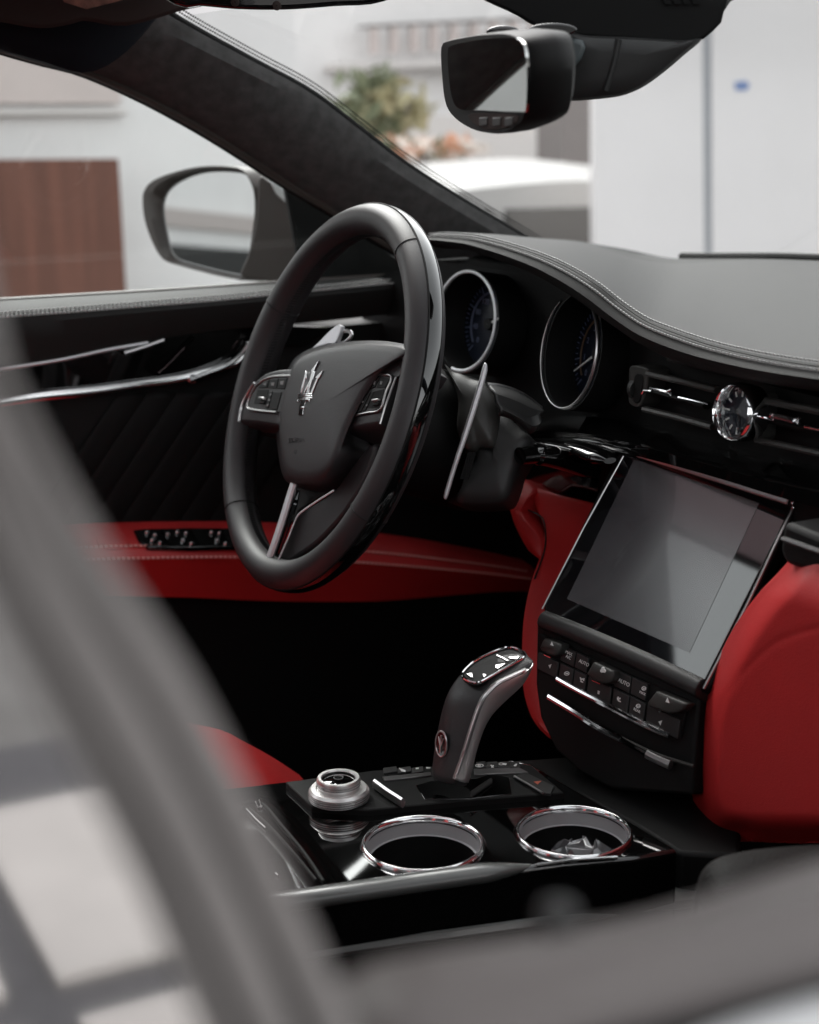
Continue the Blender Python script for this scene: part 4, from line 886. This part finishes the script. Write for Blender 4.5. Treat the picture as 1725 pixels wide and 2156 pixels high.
def zring(x, y, rx, ry, m=None, w=.0004): MB().tube([cz(kb([(x+rx*math.cos(k*PI/8), y+ry*math.sin(k*PI/8))]), .6086)[0] for k in range(16)], w, 5, closed=True).ob('console_icon', m or M['ink'], gp_)
def zic(L, m=None): MB().prism(cz(kb(L), .6086), -Z*.0004).ob('console_icon', m or M['ink'], gp_, smooth=False)
zring(740, 1614, 46, 17); zring(735, 1614, 16, 8); zic([(870, 1610), (885, 1604), (915, 1636), (900, 1636)]); zic([(880, 1632), (905, 1606), (912, 1610), (890, 1638)])
zring(1000, 1594, 26, 12); zic([(1020, 1582), (1068, 1588), (1060, 1604), (1016, 1602)]); zic([(1150, 1612), (1180, 1590), (1192, 1594), (1182, 1618), (1160, 1620)])
zic([(-30, 1640), (10, 1636), (8, 1650), (-28, 1654)]); zic([(96, 1632), (150, 1634), (146, 1646), (100, 1646)]); zic([(-230, 1640), (-150, 1668), (-150, 1690), (-200, 1680)])
gb_([(1150, 1740), (1290, 1690), (1640, 1860), (1600, 1950), (1490, 1938)], .608, .003, M['soft'])
zic([(1392, 1806), (1484, 1796), (1440, 1838)], M['inkred'])
MB().tube(cz(kb([(1160, 1742), (1330, 1840), (1500, 1944)]), .609), .0011, 6).ob('console_bright_line', M['satin'], gp_)
MB().tube(cz(k1([(566, 150), (620, 190), (680, 228)]), .611), .0036, 8, flat=(1.3, .7)).ob('drive_mode_rocker', M['satin'], gp_)
# recess and gaiter round the lever
gb_([(-30, 1850), (150, 1800), (700, 1770), (900, 1700), (1100, 1760), (1130, 1950), (620, 2010), (80, 2020)], .6068, .003, M['piano'], 'lever_recess')
for k in range(3): MB().tube(spline(cz(kb([(630, 1990-k*20), (760, 1900-k*20), (880, 1815-k*16)]), .6085), 14), .0016, 6).ob('lever_gaiter_fold', M['soft'], gp_)
# rotary knob
KC = at(714, 1682, z=.606)
kn = MB().lathe(KC, Z, [(.0245, 0), (.0264, .001), (.0268, .004), (.0264, .0085), (.0244, .0108), (.0204, .0110), (.0194, .0098), (.0186, .0098), (.0186, .0112), (.0190, .0125), (.0190, .0190), (.0182, .0206), (.0154, .0206), (.0146, .0195), (.0146, .019)], 64).ob('rotary_knob', M['knob'], car, angle=30)
mb = MB()
for h in (.0025, .0045, .0065): mb.tube([KC+Z*h+(X*math.cos(a*PI/32)+Y*math.sin(a*PI/32))*.0268 for a in range(64)], .0004, 5, closed=True)
for h in (.0145, .0168): mb.tube([KC+Z*h+(X*math.cos(a*PI/32)+Y*math.sin(a*PI/32))*.0191 for a in range(64)], .0003, 5, closed=True)
mb.ob('knob_groove', M['grey_trim'], kn)
MB().lathe(KC+Z*.0182, Z, [(.0002, .002), (.008, .0012), (.0146, -.0005), (.0146, -.002)], 40).ob('knob_cap', M['piano'], kn)
MB().tube([KC+Z*.0202+(X*math.cos(a*PI/12)+Y*math.sin(a*PI/12))*.004 for a in range(24)], .0005, 5, closed=True).ob('knob_cap_mark', M['inkdim'], kn)
# cup holders
cups = []
for px, py, rpx in ((891, 1780, 128), (1208, 1755, 121)):
    c = at(px, py, z=CZ); cups.append((c, rpx/FP*(c-CAM).dot(CF)))
for c, r in cups:                                                   # cut the wells out of the console top
    cut = MB().lathe(c, Z, [(.0001, .03), (r*.96, .03), (r*.96, -.075), (.0001, -.075)], 64).ob('cutter', M['dark'], None, smooth=False)
    for tgt in (console,):
        md = tgt.modifiers.new('well', 'BOOLEAN'); md.object = cut; md.operation = 'DIFFERENCE'; md.solver = 'EXACT'
        with bpy.context.temp_override(object=tgt, active_object=tgt, selected_objects=[tgt]): bpy.ops.object.modifier_move_to_index(modifier='well', index=0)
        dg = bpy.context.evaluated_depsgraph_get(); bev = [m for m in tgt.modifiers if m.type == 'BEVEL']
        for m in bev: m.show_viewport = False
        dg.update(); me = bpy.data.meshes.new_from_object(tgt.evaluated_get(dg)); me.name = 'centre_console'
        tgt.modifiers.remove(tgt.modifiers['well']); tgt.data = me
        for m in bev: m.show_viewport = True
        me.shade_smooth(); me.set_sharp_from_angle(angle=R(30))
    bpy.data.objects.remove(cut)
for c, r in cups:
    MB().lathe(c, Z, [(r*.93, -.002), (r*.937, .0015), (r*.965, .0036), (r*.99, .0038), (r*1.012, .0022), (r*1.018, .0002), (r*1.0, -.002)], 72).ob('cup_holder_ring', M['chrome'], console, angle=80)
    MB().lathe(c, Z, [(r*.945, .001), (r*.925, -.013), (r*.90, -.014), (r*.89, -.0135)], 72).ob('cup_holder_band', M['cupband'], console)
    MB().lathe(c, Z, [(r*.93, -.0142), (r*.90, -.066), (r*.84, -.070), (.0003, -.070)], 60).ob('cup_holder_well', M['dark'], console)
# near edge rail of the console with the sky's sheen put into its grey, lid lines, lower rail
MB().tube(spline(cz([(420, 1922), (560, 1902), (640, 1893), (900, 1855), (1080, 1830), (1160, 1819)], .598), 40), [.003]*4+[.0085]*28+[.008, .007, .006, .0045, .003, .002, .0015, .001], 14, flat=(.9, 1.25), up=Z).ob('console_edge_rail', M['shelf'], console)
MB().tube(cz([(1128, 1822), (1200, 1812), (1300, 1806)], .602), .0016, 8).ob('console_edge_chrome', M['chrome'], console)
MB().tube(spline(cz(k1([(60, 250), (140, 320), (240, 430), (330, 540)]), .6005), 24), .0012, 8).ob('lid_edge', M['dark'], console)
MB().tube(spline(cz(k1([(30, 230), (110, 230), (200, 330), (290, 440), (360, 545)]), .6005), 24), .0014, 8).ob('lid_edge', M['dark'], console)
for L in ([(85, 222), (95, 245), (112, 240)], [(100, 215), (108, 246)], [(48, 250), (85, 290), (124, 326)], [(168, 510), (176, 518)]):
    MB().tube(cz(k1(L), .602), .0006, 6).ob('lid_glint', M['satin'], console)  # silver slivers standing in for glints on the gloss lid
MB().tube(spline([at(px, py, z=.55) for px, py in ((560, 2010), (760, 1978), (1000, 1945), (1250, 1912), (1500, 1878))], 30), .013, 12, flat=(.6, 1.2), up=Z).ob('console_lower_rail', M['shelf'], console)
MB().prism([at(px, py, z=.54) for px, py in ((420, 1900), (1300, 1800), (1560, 1860), (700, 2000), (400, 2060))], -Z*.2).ob('console_side', M['dark'], console, bevel=.01)
# --- gear lever ------------------------------------------------------------------------------------------------
XR, XL = -.006, -.046
lev = [  # station: left outline, trim line (rear right edge), front right outline, all in the detail crop
    ((160, 1790), (415, 1880), (590, 1900)), ((165, 1690), (432, 1785), (600, 1815)), ((182, 1500), (500, 1600), (650, 1650)), ((222, 1250), (570, 1380), (705, 1440)), ((270, 1010), (650, 1150), (790, 1190)),
    ((305, 880), (715, 960), (862, 1040)), ((340, 770), (775, 815), (960, 925)), ((395, 660), (850, 715), (1080, 810)), ((455, 565), (930, 645), (1180, 720)),
    ((535, 480), (1010, 592), (1250, 650)), ((680, 365), (1120, 538), (1310, 560)), ((860, 264), (1215, 492), (1352, 475)), ((1040, 198), (1290, 430), (1385, 410)), ((1180, 185), (1345, 380), (1394, 368)), ((1300, 235), (1375, 345), (1392, 350))]
rgs = []
for i, (Lp, Tp, Rp) in enumerate(lev):
    l3 = at(*kb([Lp])[0], x=XL); t3 = at(*kb([Tp])[0], x=XR); r3 = at(*kb([Rp])[0], x=XR)
    fl3 = Vector((XL, r3.y, r3.z)); bl = (l3+fl3)*.5-X*.004
    up_n = (t3-l3).cross(r3-t3).normalized()
    if up_n.dot(CAM-t3) < 0: up_n = -up_n
    ring_ = spline([l3, l3.lerp(t3, .5)+(Vector((0, -.006, .002)) if i < 7 else Vector((0, -.001, .003))), t3, t3.lerp(r3, .5)+X*.0015, r3, r3.lerp(fl3, .5)+Y*.002, fl3, bl], 32, True)
    rgs.append(ring_)
def hd(L, x): return [at(*p, x=x) for p in kb(L)]
lever = MB().loft(rgs, True, (True, True)).ob('gear_lever', M['leather'], car, angle=75, sub=1)
tq = [at(*kb([(680, 365)])[0], x=XL), at(*kb([(1040, 198)])[0], x=XL), at(*kb([(1150, 525)])[0], x=XR)]
tnn = (tq[1]-tq[0]).cross(tq[2]-tq[0]).normalized(); tnn = tnn if tnn.dot(CAM-tq[0]) > 0 else -tnn
tp = kb([(548, 482), (620, 408), (700, 345), (860, 265), (1050, 198), (1150, 200), (1225, 228), (1275, 275), (1272, 310), (1205, 355), (1000, 470), (790, 590), (740, 612), (690, 622), (620, 600), (548, 556), (530, 520)])
tpl = (tq[0]+tnn*.0035, tnn)
MB().prism([at(px, py, pl=tpl) for px, py in sp2(tp, 50, True)], -tnn*.005).ob('lever_top_plate', M['dark'], lever, bevel=.0006)
MB().tube([at(px, py, pl=(tpl[0]+tnn*.0006, tnn)) for px, py in sp2(tp, 60, True)], .0014, 8, closed=True).ob('lever_top_ring', M['chrome'], lever)
for L in ([(940, 285), (1010, 320), (1075, 355), (1090, 345), (1020, 305), (950, 275)], [(930, 400), (1000, 390), (1060, 380), (960, 445), (930, 430)], [(1080, 305), (1225, 292), (1190, 330), (1110, 325)], [(580, 505), (650, 495), (662, 550), (630, 545)], [(775, 505), (825, 518), (792, 550)]):
    MB().prism([at(px, py, pl=(tpl[0]+tnn*.0012, tnn)) for px, py in kb(L)], -tnn*.0012).ob('lever_glint', M['satin'], lever, bevel=.0003)  # silver slivers standing in for reflections on the lever top
# silver flank along the right side
TL = hd([(440, 1780), (505, 1600), (560, 1430), (640, 1170), (715, 950), (775, 815), (850, 715), (950, 622), (1130, 535), (1310, 455)], XR+.0034)
TR = hd([(600, 1820), (650, 1650), (700, 1440), (785, 1185), (868, 1030), (960, 920), (1080, 805), (1250, 645), (1340, 500), (1388, 385)], XR+.0022)
TLs, TRs = spline(TL, 50), spline(TR, 50)
patch('lever_side_trim', [[p-X*.003 for p in TLs], TLs, [a.lerp(b, .3)+X*.0022 for a, b in zip(TLs, TRs)], [a.lerp(b, .7)+X*.0018 for a, b in zip(TLs, TRs)], TRs, [p-X*.003 for p in TRs]], M['levermetal'], lever, pre=False, solid=.001, angle=60)
MB().tube([p+X*.001 for p in TLs[2:]], [.0012]*8+[.0019]*38+[.001, .0006], 8).ob('lever_side_edge', M['satin'], lever)
l3 = at(*kb([(207, 1350)])[0], x=XL); t3 = at(*kb([(585, 1350)])[0], x=XR)
en = Vector((.18, -.98, .08)).normalized(); ep = at(*kb([(295, 1350)])[0], pl=(l3.lerp(t3, .25)-Y*.0072, en))
eu = (Z-en*en.z).normalized(); ex = eu.cross(en)
opts = [ep+eu*(.0115*math.cos(a*PI/16))+ex*(.0075*math.sin(a*PI/16)) for a in range(32)]
MB().prism(opts, en*.0016).ob('lever_badge', M['piano'], lever, bevel=.0004)
MB().tube([p+en*.0014 for p in opts], .0009, 6, closed=True).ob('lever_badge_ring', M['satin'], lever)
mb = MB()
for k in (-1, 0, 1): mb.tube([ep+en*.0022+ex*(.0009*k)-eu*.001, ep+en*.0022+ex*(.0034*k)+eu*(.008-.002*abs(k))], .0006, 5)
mb.tube([ep+en*.0022-eu*.001, ep+en*.0022-eu*.008], .0009, 5); mb.ob('lever_badge_emblem', M['satin'], lever)
# --- near side: door frame, rear glass, belt, lock pin -------------------------------------------------------------
FX = .842
Ledge = [(-190, 700), (-120, 940), (-60, 1120), (20, 1330), (112, 1500), (211, 1680), (281, 1812), (347, 1945), (394, 2060), (450, 2190), (490, 2280)]
Redge = [(-30, 700), (75, 900), (160, 1050), (262, 1215), (389, 1402), (469, 1543), (552, 1710), (623, 1871), (680, 1990), (745, 2135), (800, 2260)]
La, Ra = spline(ats(Ledge, x=FX), 40), spline(ats(Redge, x=FX), 40)
prof = [(0, -.012), (0, .0005), (.02, .002), (.10, .003), (.16, .001), (.20, -.0055), (.25, .0008), (.30, .0034), (.42, .0040), (.54, .0028), (.60, -.0004), (.63, -.0030), (.67, .0004), (.72, .0034), (.84, .0042), (.93, .0024), (.98, -.001), (1, -.006), (1, -.02)]
MB().loft([[a.lerp(b, t)+X*h for a, b in zip(La, Ra)] for t, h in prof], False).ob('window_frame_post', M['rubber'], car, angle=75)
for t_ in (.205, .63): MB().tube([a.lerp(b, t_)-X*.0004 for a, b in zip(La, Ra)], .0011, 8).ob('groove_shade_line', M['seal'], car)  # dark tubes laid in to deepen the shade of both grooves
MB().loft([[a.lerp(b, t)-X*h for a, b in zip(La, Ra)] for t, h in ((.1, .012), (.1, .05), (.9, .05), (.9, .012))], True).ob('centre_pillar', M['suede'], car)
g = ats([(60, 1000), (60, 1330), (250, 1680), (320, 1812), (400, 1960), (440, 2060), (500, 2200), (540, 2290)], x=.836)
MB().prism([Vector((.836, -.497, 1.30))]+g+[Vector((.836, -.47, .96)), Vector((.836, -1.25, .96)), Vector((.836, -1.25, 1.30))], -X*.004).ob('rear_side_window', M['film'], car, smooth=False)
ub = [(640, 2230), (720, 2110), (797, 2042), (875, 1997), (960, 1978), (1042, 1964), (1120, 1954), (1210, 1941), (1340, 1920), (1460, 1897), (1655, 1843), (1725, 1819), (1900, 1770)]
ur = [(700, 2290), (780, 2160), (830, 2110), (875, 2086), (960, 2060), (1042, 2040), (1120, 2020), (1210, 1995), (1340, 1960), (1460, 1930), (1655, 1884), (1725, 1863), (1900, 1818)]
um = [(900, 2330), (960, 2280), (1010, 2250), (1060, 2225), (1130, 2200), (1200, 2175), (1265, 2152), (1330, 2138), (1400, 2125), (1488, 2104), (1655, 2064), (1725, 2044), (1900, 2000)]
ud = [(1000, 2400), (1060, 2350), (1110, 2320), (1160, 2295), (1230, 2270), (1300, 2245), (1360, 2220), (1420, 2205), (1480, 2180), (1560, 2150), (1660, 2118), (1725, 2100), (1900, 2055)]
ub = [(a, b+44-a*.012) for a, b in ub]; ur = [(a, b+34-a*.010) for a, b in ur]
b0, b1, b2, b3 = (spline(ats(L, x=x), 40) for L, x in ((ub, .826), (ur, .836), (um, .852), (ud, .862)))
MB().loft([[p-X*.02-Z*.01 for p in b0], b0, [a.lerp(b, .5)+X*.002+Z*.0006 for a, b in zip(b0, b1)], b1, [a.lerp(b, .08)-Z*.0006 for a, b in zip(b1, b2)], [a.lerp(b, .5)+Z*.002 for a, b in zip(b1, b2)], [a.lerp(b, .9)+Z*.001 for a, b in zip(b1, b2)], b2, [p-Z*.006 for p in b2]], False).ob('door_top_trim', M['rubber2'], car, angle=75)
MB().loft([[p-Z*.003 for p in b2], [a.lerp(b, .5)-Z*.006 for a, b in zip(b2, b3)], [p-Z*.002 for p in b3]], False).ob('door_glass_seal', M['seal'], car)
b4 = [p+Vector((.03, -.005, -.012)) for p in b3]
MB().loft([b3, [a.lerp(b, .3)+Z*.002 for a, b in zip(b3, b4)], b4, [p+Vector((.012, 0, -.04)) for p in b4], [p+Vector((.01, 0, -.3)) for p in b4]], False).ob('door_skin', M['paint'], car, angle=75)
lp_ = at(1175, 1985, x=.815)
MB().lathe(lp_-Z*.004, Z, [(.0034, -.02), (.0034, .006), (.0044, .007), (.0046, .0105), (.0036, .0125), (.0004, .013)], 24).ob('door_lock_pin', M['soft'], car)

# ------------------------------------------------------------------ the place around it
def setting(o): o['kind'] = 'structure'; return o
G = dict(
    asphalt=mat('grey paving', (.165, .158, .153), .9, var=.15, vscale=6),
    slab=mat('pale concrete slab', (.50, .47, .45), .8, var=.08, vscale=5, bump=.1, bscale=200),
    joint=mat('dark paving joint', (.085, .082, .088), .9, var=.1),
    white=mat('white render', (.87, .85, .845), .8, var=.03, vscale=3),
    panel=mat('white panel', (.84, .815, .815), .5, var=.015, vscale=2),
    beige=mat('beige shutter', (.66, .575, .55), .7, var=.04, vscale=3),
    wood=mat('red brown timber', (.165, .064, .042), .5, var=.22, vscale=3, streak=(1, 5, .35)),
    carwhite=mat('chalk white car paint', (.43, .42, .41), .35),
    band=mat('taupe band', (.52, .46, .44), .7),
    post=mat('blue grey post', (.36, .375, .40), .6),
    brownpost=mat('taupe stone pier', (.20, .18, .175), .7, var=.1),
    leafa=mat('dusty green leaf', (.19, .215, .13), .6), leafb=mat('pale yellow leaf', (.46, .42, .26), .6),
    orange=mat('orange petal', (.66, .36, .24), .6), pinkp=mat('pale petal', (.82, .74, .68), .6),
    pot=mat('pale planter', (.72, .68, .66), .7), blue=mat('blue sign', (.16, .25, .5), .5), tyre=mat('tyre', (.02, .02, .02), .8),
    darkglass=mat('dark car glass', (.06, .055, .05), .1, coat=1),
)
setting(MB().add([(-5.2, -60, 0), (60, -60, 0), (60, 60, 0), (-5.2, 60, 0)], [(0, 1, 2, 3)]).ob('forecourt', G['asphalt'], None, smooth=False))
setting(MB().add([(-5.2, -60, 0), (-5.2, 60, 0), (-5.2, 60, -.6), (-5.2, -60, -.6)], [(0, 1, 2, 3)]).ob('retaining_edge', G['white'], None, smooth=False))
setting(MB().add([(-90, -60, -.6), (-5.2, -60, -.6), (-5.2, 60, -.6), (-90, 60, -.6)], [(0, 1, 2, 3)]).ob('street', G['asphalt'], None, smooth=False))
pv = setting(MB().add([(1.6, -1.6, .004), (3.46, -1.6, .004), (3.46, 2.6, .004), (1.6, 2.6, .004)], [(0, 1, 2, 3)]).ob('pavement', G['joint'], None, smooth=False))
sm = None
for i in range(2):
    for j in range(7):
        x0 = 1.12+.71*i+.71-.71; x0 = 2.54-.71+.71*i if True else x0; y0 = -.10-1.3+.65*j
        if sm is None:
            so_ = MB().box((0, 0, 0), (.60, .58, .022)).ob('paving_slab', G['slab'], pv, smooth=False, bevel=.004); sm = so_.data
        else:
            so_ = bpy.data.objects.new('paving_slab', sm); C.collection.objects.link(so_); so_.parent = pv
            md = so_.modifiers.new('bevel', 'BEVEL'); md.width = .004; md.segments = 2
        so_.location = (x0, y0, .006)
# left: pale building with brown timber door leaf and a beige shutter above
def wallx(name, L, x, th, m, label, cat, group=None, parent=None, bevel=.004):
    o = MB().prism(ats(L, x=x), -X*th).ob(name, m, parent, bevel=bevel, smooth=False)
    if label: tag(o, label, cat, group)
    return o
bld = MB().prism([Vector((-7.05, y, z)) for y, z in ((-14, -.6), (2.95, -.6), (2.95, 3.1), (-14, 3.1))], -X*2).ob('building', G['white'], None, smooth=False)
tag(bld, 'pale rendered building beyond the driver window', 'building', 'pale buildings around the car')
MB().prism([Vector((-7.0, y, z)) for y, z in ((-1.0, 1.325), (1.93, 1.325), (1.93, 2.6), (-1.0, 2.6))], -X*.02).ob('roller_shutter', G['beige'], bld, bevel=.004, smooth=False)
MB().prism([Vector((-6.98, y, z)) for y, z in ((-1.0, 1.27), (1.95, 1.27), (1.95, 1.30), (-1.0, 1.30))], -X*.06).ob('shutter_rail', G['pot'], bld, bevel=.004, smooth=False)
MB().prism([Vector((-7.0, y, z)) for y, z in ((-11, 1.17), (-5.5, 1.17), (-5.5, 1.31), (-11, 1.31))], -X*.03).ob('facade_band', G['band'], bld, bevel=.004, smooth=False)
MB().prism([Vector((-6.95, y, z)) for y, z in ((-11, -.6), (-5.5, -.6), (-5.5, 1.03), (-11, 1.03))], -X*.08).ob('reflected_dark_block', G['tyre'], bld, bevel=.004, smooth=False)  # dark block added to blacken the lower part of the door mirror's reflection
pn_ = wallx('timber_panel', [(-260, 338), (250, 334), (268, 640), (270, 800), (-260, 830)], -6.6, .12, G['wood'], 'red brown timber panel standing left, before the pale building', 'panel')
# far pale building behind the car with a railed balcony
far = MB().prism([Vector((-16, y, z)) for y, z in ((4.3, -.6), (22, -.6), (22, 7), (4.3, 7))], -X*3).ob('building', G['white'], None, smooth=False)
tag(far, 'far white building with a railed balcony, behind the shrub', 'building', 'pale buildings around the car')
MB().prism(ats([(775, 52), (1140, 34), (1140, 40), (775, 58)], x=-15.5), -X*.3).ob('balcony_rail', G['brownpost'], far, smooth=False)
MB().prism(ats([(720, 132), (1160, 118), (1160, 134), (720, 146)], x=-15.5), -X*.5).ob('balcony_floor', G['pot'], far, smooth=False)
for k in range(9): MB().prism(ats([(785+k*42, 56-k*2), (798+k*42, 56-k*2), (798+k*42, 112-k*2), (785+k*42, 114-k*2)], x=-15.5), -X*.1).ob('balcony_baluster', G['beige'], far, smooth=False)
# pier, two white boards and the post between them
wallx('stone_pier', [(1188, 150), (1252, 150), (1250, 366), (1186, 362)], -9.4, .4, G['brownpost'], 'taupe stone pier left of the white boards', 'pier')
wallx('white_board', [(1252, -160), (1478, -160), (1486, 640), (1252, 640)], -7.0, .05, G['panel'], 'plain white board left of the grey post', 'board', 'white boards beyond the windscreen')
wallx('white_board', [(1500, -160), (2050, -160), (2050, 640), (1502, 640)], -6.98, .05, G['panel'], 'white board with a small blue mark, right of the grey post', 'board', 'white boards beyond the windscreen')
bd2 = bpy.data.objects['white_board.001']
for L in ([(1548, 172), (1572, 170), (1580, 180), (1572, 190), (1550, 190)],): MB().prism(ats(L, x=-6.975), -X*.01).ob('blue_mark', G['blue'], bd2, smooth=False)
wallx('board_post', [(1479, -160), (1499, -160), (1502, 640), (1487, 640)], -7.0, .08, G['post'], 'slim blue grey post between two white boards', 'post')
# white car parked lower down the street
wc = thing('parked_car', 'white car parked in the street, seen over the dashboard', 'car', (-8.4, 4.75, -.6))
def wcp(yx): return Vector((yx[1], yx[0], yx[2]))
prof_ = [(-2.3, .55), (-2.2, .85), (-1.5, .95), (-.9, 1.40), (-.2, 1.52), (.8, 1.50), (1.5, 1.10), (2.2, .95), (2.3, .6), (2.2, .3), (-2.2, .3)]
rg_ = []
for xx, s in ((-.85, .93), (-.6, 1), (0, 1.02), (.6, 1), (.85, .93)):
    rg_.append([wcp((a, xx, b*(s if b > .9 else 1))) for a, b in [(p.x, p.y) for p in spline(prof_, 50, True)]])
wb_ = MB().loft(rg_, True, (True, True)).ob('body', G['carwhite'], wc, angle=50)
for L in ([(-1.05, .92), (-.72, 1.25), (-.25, 1.27), (-.25, .92)], [(-.15, 1.27), (.75, 1.26), (1.2, .98), (1.1, .92), (-.15, .92)]):
    MB().prism([wcp((a, .87, b)) for a, b in L], -X*.05).ob('window', G['darkglass'], wc, bevel=.01)
for a in (-1.4, 1.4):
    MB().lathe(wcp((a, .80, .33)), X, [(.001, .06), (.2, .06), (.31, .05), (.33, -.1), (.001, -.1)], 28).ob('wheel', G['tyre'], wc)
# shrubs and flowers between
def shrub(name, label, cat, px0, px1, py0, py1, x, cols, n, group=None, pot=True):
    c = at((px0+px1)/2, (py0+py1)/2, x=x); hw = (at(px1, py0, x=x)-at(px0, py0, x=x)).length/2; hh = (at(px0, py0, x=x)-at(px0, py1, x=x)).length/2
    t = thing(name, label, cat, (c.x, c.y, -.6), group)
    for ci, (m, fr) in enumerate(cols):
        mb = MB(); clumps = [(random.uniform(-.8, .8), random.uniform(-.7, .7), random.uniform(-.75, .75)) for _ in range(9)]
        for i in range(int(n*fr)):
            k = random.choice(clumps); p = c+Vector((random.gauss(k[1]*hw*.6, hw*.2), random.gauss(k[0]*hw, hw*.20), random.gauss(k[2]*hh, hh*.2)))
            a = Vector((random.gauss(0, 1), random.gauss(0, 1), random.gauss(0, 1))).normalized(); b = a.orthogonal().normalized(); s = random.uniform(.03, .075)
            mb.add([p-a*s*1.8, p+b*s*.6, p+a*s*1.8, p-b*s*.6], [(0, 1, 2, 3)])
        o = mb.ob(('leaves', 'pale_leaves', 'flowers')[ci] if cat == 'shrub' else ('flowers', 'pale_flowers', 'leaves')[ci], m, t, smooth=False, kind='stuff'); o.matrix_parent_inverse = t.matrix_world.inverted(); o.matrix_parent_inverse = Matrix.Translation(-t.location)
    st_ = MB()
    for k in range(6):
        st_.tube([Vector((c.x, c.y, -.2)), c+Vector((random.gauss(0, .1), random.gauss(0, hw*.5), random.uniform(-hh, hh*.4)))], .015, 6)
    o = st_.ob('stems', G['brownpost'], t); o.matrix_parent_inverse = Matrix.Translation(-t.location)
    o = MB().lathe((c.x, c.y, -.6), Z, [(.001, .02), (hw*.8, .02), (hw*1.0, .5), (hw*.9, .5), (hw*.85, .42), (.001, .42)], 24).ob('planter', G['pot'], t); o.matrix_parent_inverse = Matrix.Translation(-t.location)
    return t
shrub('potted_shrub', 'green potted shrub with yellowish leaves before the far building', 'shrub', 725, 890, 155, 285, -11.2, [(G['leafa'], .62), (G['leafb'], .38)], 620)
shrub('flower_planter', 'planter of orange and pale flowers behind the white car', 'flowers', 775, 985, 298, 328, -10.4, [(G['orange'], .3), (G['pinkp'], .55), (G['leafa'], .15)], 420)
wallx('garden_wall', [(640, 250), (1190, 236), (1190, 640), (640, 640)], -12.4, .2, G['pot'], 'low cream wall behind shrub and white car', 'wall')
# crumpled clear film lying in the right cup holder
c, r = cups[1]
mb = MB(); rg_ = []
for i in range(15):
    f = i/14; rr_ = []
    for k in range(30):
        a = 2*PI*k/30; q = r*.80*math.sin(PI*(.04+.9*f))**.6
        q *= 1+.10*math.sin(5*a+9*f)+.07*math.sin(11*a-13*f)+random.uniform(-.05, .05)
        rr_.append(c+Vector((q*math.cos(a)+.006, q*math.sin(a)+.004, -.064+.050*f+.006*math.sin(7*a+4*f)*f+random.uniform(-.0025, .0025))))
    rg_.append(rr_)
bag = mb.loft(rg_, True, (True, True)).ob('film_wrapper', M['plastic_bag'], None, smooth=True, angle=22)
tag(bag, 'crumpled clear plastic wrapper lying in the right cup holder', 'wrapper')
for o in C.objects:
    if o.type == 'MESH' and not o.parent and 'kind' not in o and 'label' not in o: print('UNTAGGED', o.name)
